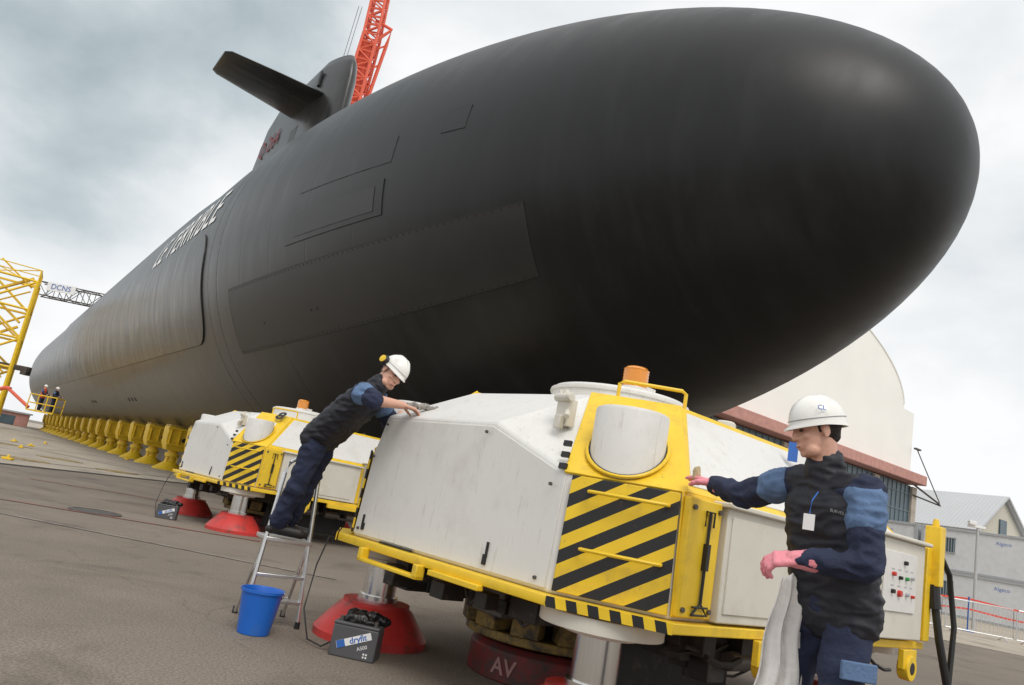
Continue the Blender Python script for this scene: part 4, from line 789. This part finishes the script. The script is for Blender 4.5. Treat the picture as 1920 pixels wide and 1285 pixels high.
for i in range(8):
    x_=-20+i*5.6;mb=MB();mb.box((x_+.95,-.06,6.5),(4.7,.1,3.9));mb.build('window',GLASS,hg)
    mb=MB()
    for k in range(8): mb.box((x_-1.3+k*.65,-.13,6.5),(.05,.06,3.9))
    for z_ in(5.2,6.5,7.8): mb.box((x_+.95,-.14,z_),(4.7,.05,.06))
    mb.build('window_frame',WFR,hg)
for i in range(9): mb=MB();mb.box((-21.9+i*5.6,-.1,4.2),(.7,.4,8.4));mb.build('pier',STONE,hg,bevel=.03)
mb=MB();mb.tube([(22.6,-.3,8.6),(25.4,-1,7.6)],.07,6);mb.tube([(22.8,-.3,11.3),(25.4,-1,7.7)],.04,6);mb.tube([(22.6,-.3,7.8),(25.6,-1,7.5)],.06,6);mb.box((22.9,-.3,11.3),(.8,.2,.12));mb.build('bracket',DMET,hg)
gb=thing('gabled_shed','long shed with grey corrugated roof and beige gable','building',(54.8,79.5,0),34)
mb=MB();mb.loft([[V((x_,y_,z_)) for x_,z_ in((-6,0),(6,0),(6,8),(0,12),(-6,8))] for y_ in(0,40)]);mb.build('wall',GWALL,gb,smooth=0)
for sx in(-1,1):
    mb=MB();mb.plate([(sx*6.5,-.6,7.75),(0,-.6,12.12),(0,40,12.12),(sx*6.5,40,7.75)][::(1 if sx<0 else -1)],.2);mb.build('roof_slope',RSHEET,gb,smooth=0)
for c_b in((0,-.1,8.8),(-3,-.1,5),(3,-.1,5)):
    mb=MB();mb.box(c_b,(1.6,.12,1.9));mb.build('window',GLASS,gb)
gb2=thing('low_block','low pale office block beyond the containers','building',(75,70,0),34);mb=MB();mb.box((0,10,2.6),(24,20,5.2));mb.build('wall',STONE,gb2)
for i in range(7): mb=MB();mb.box((-9.5+i*3.1,-.05,3),(1.6,.1,1.5));mb.build('window',GLASS,gb2)
mb=MB();mb.box((0,10,5.35),(24.6,20.6,.3));mb.build('roof',ROOFG,gb2)
def container(loc,rz):
    e=thing('site_container','white modular site container stacked behind the barriers','container',loc,rz,'stacked site containers')
    mb=MB();mb.box((0,0,1.2),(6.0,2.4,2.3));mb.build('shell',CONT,e)
    mb=MB()
    for x_ in(-2.95,2.95):
        for y_ in(-1.2,1.2): mb.box((x_,y_,1.2),(.16,.16,2.42))
    for z_ in(.07,2.36):
        for y_ in(-1.21,1.21): mb.box((0,y_,z_),(6.0,.1,.14))
        for x_ in(-2.96,2.96): mb.box((x_,0,z_),(.12,2.4,.14))
    mb.build('frame',CFR,e,bevel=.01)
    mb=MB()
    for k in range(28): mb.box((-2.75+k*.2,-1.155,1.2),(.09,.05,2.15));
    for k in range(10): mb.box((-2.99,-.95+k*.21,1.2),(.05,.09,2.15))
    mb.build('cladding_rib',CONT,e)
    mb=MB();mb.box((-1.6,-1.2,1.45),(.8,.06,.8));mb.build('window',GLASS,e)
    mb=MB()
    for k in range(6): mb.box((-1.95+k*.14,-1.245,1.45),(.025,.03,.8))
    mb.box((-1.6,-1.25,1.87),(.9,.05,.05));mb.box((-1.6,-1.25,1.03),(.9,.05,.05));mb.build('window_grille',CFR,e)
    text_on('container_lettering','Algeco',.28,(1.2,-1.2,1.9),(1,0,0),(0,0,1),LBLUE2,e)
    return e
C=container((28.9,43.2,0),-50);locs=[(28.9,43.2,2.44),(24.9,48.0,0),(24.9,48.0,2.44),(33.2,39.2,0),(33.2,39.2,2.44),(38,36,0),(38,36,2.44)]
for l in locs: copy_thing(C,l,-50)
def barrier(loc,rz):
    e=thing('crowd_barrier','grey metal crowd barrier standing on the yard','barrier',loc,rz,'crowd barriers along the yard')
    mb=MB();mb.tube([(-1.1,0,.12),(-1.1,0,1.0),(-1.05,0,1.05),(1.05,0,1.05),(1.1,0,1.0),(1.1,0,.12),(-1.1,0,.12)],.02,6)
    for k in range(16): mb.tube([(-1.03+k*.137,0,.12),(-1.03+k*.137,0,1.04)],.008,5)
    mb.build('panel',ALU,e)
    for x_ in(-.8,.8): mb=MB();mb.tube([(x_,-.3,0),(x_,0,.13),(x_,.3,0)],.018,6);mb.build('foot',ALU,e)
    return e
Bq=barrier((14.6,25.6,0),-3)
for i in range(1,5): copy_thing(Bq,(14.6+2.25*i,25.6-.25*i,0),-6+3*(i%2))
lp=thing('camera_pole','slim grey pole carrying a security camera','pole',(20.1,30.6,0));mb=MB();mb.cyl((0,0,0),(0,0,3.95),.07,.05,12);mb.build('pole',ROOFG,lp);mb=MB();mb.box((-.05,0,4.0),(.7,.14,.1));mb.box((-.3,-.1,4.12),(.3,.16,.16));mb.build('camera_housing',WTXT,lp,bevel=.02)
tp=thing('barrier_tape','red warning tape stretched between slim blue posts','barrier tape',(17.8,27.4,0))
for x_ in(-5,0,5): mb=MB();mb.cyl((x_,x_*-.1,0),(x_,x_*-.1,1.2),.03,.03,8);mb.lathe([(.2,0),(.2,.05),(.04,.08)],12,(x_,x_*-.1,0));mb.build('post',LBLUE2,tp)
RT=M('red_tape',(.75,.08,.05),.5)
for z_ in(1.1,.75): 
    mb=MB()
    for a,b_ in((-5,0),(0,5)): mb.loft([[V((a+(b_-a)*t,-.1*(a+(b_-a)*t)+dy,z_-.12*math.sin(math.pi*t)+dz)) for dy,dz in((-.004,0),(.004,0),(.004,.06),(-.004,.06))] for t in(0,.25,.5,.75,1)])
    mb.build('tape',RT,tp)
fl_=thing('small_flag','small blue white red flag fixed on the carrier roof','flag',(2.35,5.42,1.60));mb=MB();mb.cyl((0,0,0),(0,0,.42),.008,.008,8);mb.build('staff',WTXT,fl_);
mb=MB()
for i in range(3): mb.box((-.04-.07*i,0,.34),(.07,.008,.14),2-i)
mb.build('cloth',[LBLUE2,WTXT,SOFTR],fl_)
for i,(x_,y_,lx,lz,mt_) in enumerate([(-75,105,9,3,STONE),(-95,120,14,4.5,ROOFG),(-62,98,5,1.6,BRICK),(-120,130,20,6,STONE),(-84,100,4,2.4,CONT)]):
    e=thing('quay_shed','low quayside shed beyond the submarine stern','shed',(x_,y_,0),20+i*7,'quayside sheds');mb=MB();mb.box((0,0,lz/2),(lx,5,lz));mb.build('wall',mt_,e,bevel=.05);mb=MB();mb.box((0,0,lz+.1),(lx+.5,5.5,.2));mb.build('roof',ROOFG,e);mb=MB();mb.box((0,-2.52,lz*.4),(lx*.4,.06,lz*.7));mb.build('door',GLASS,e)
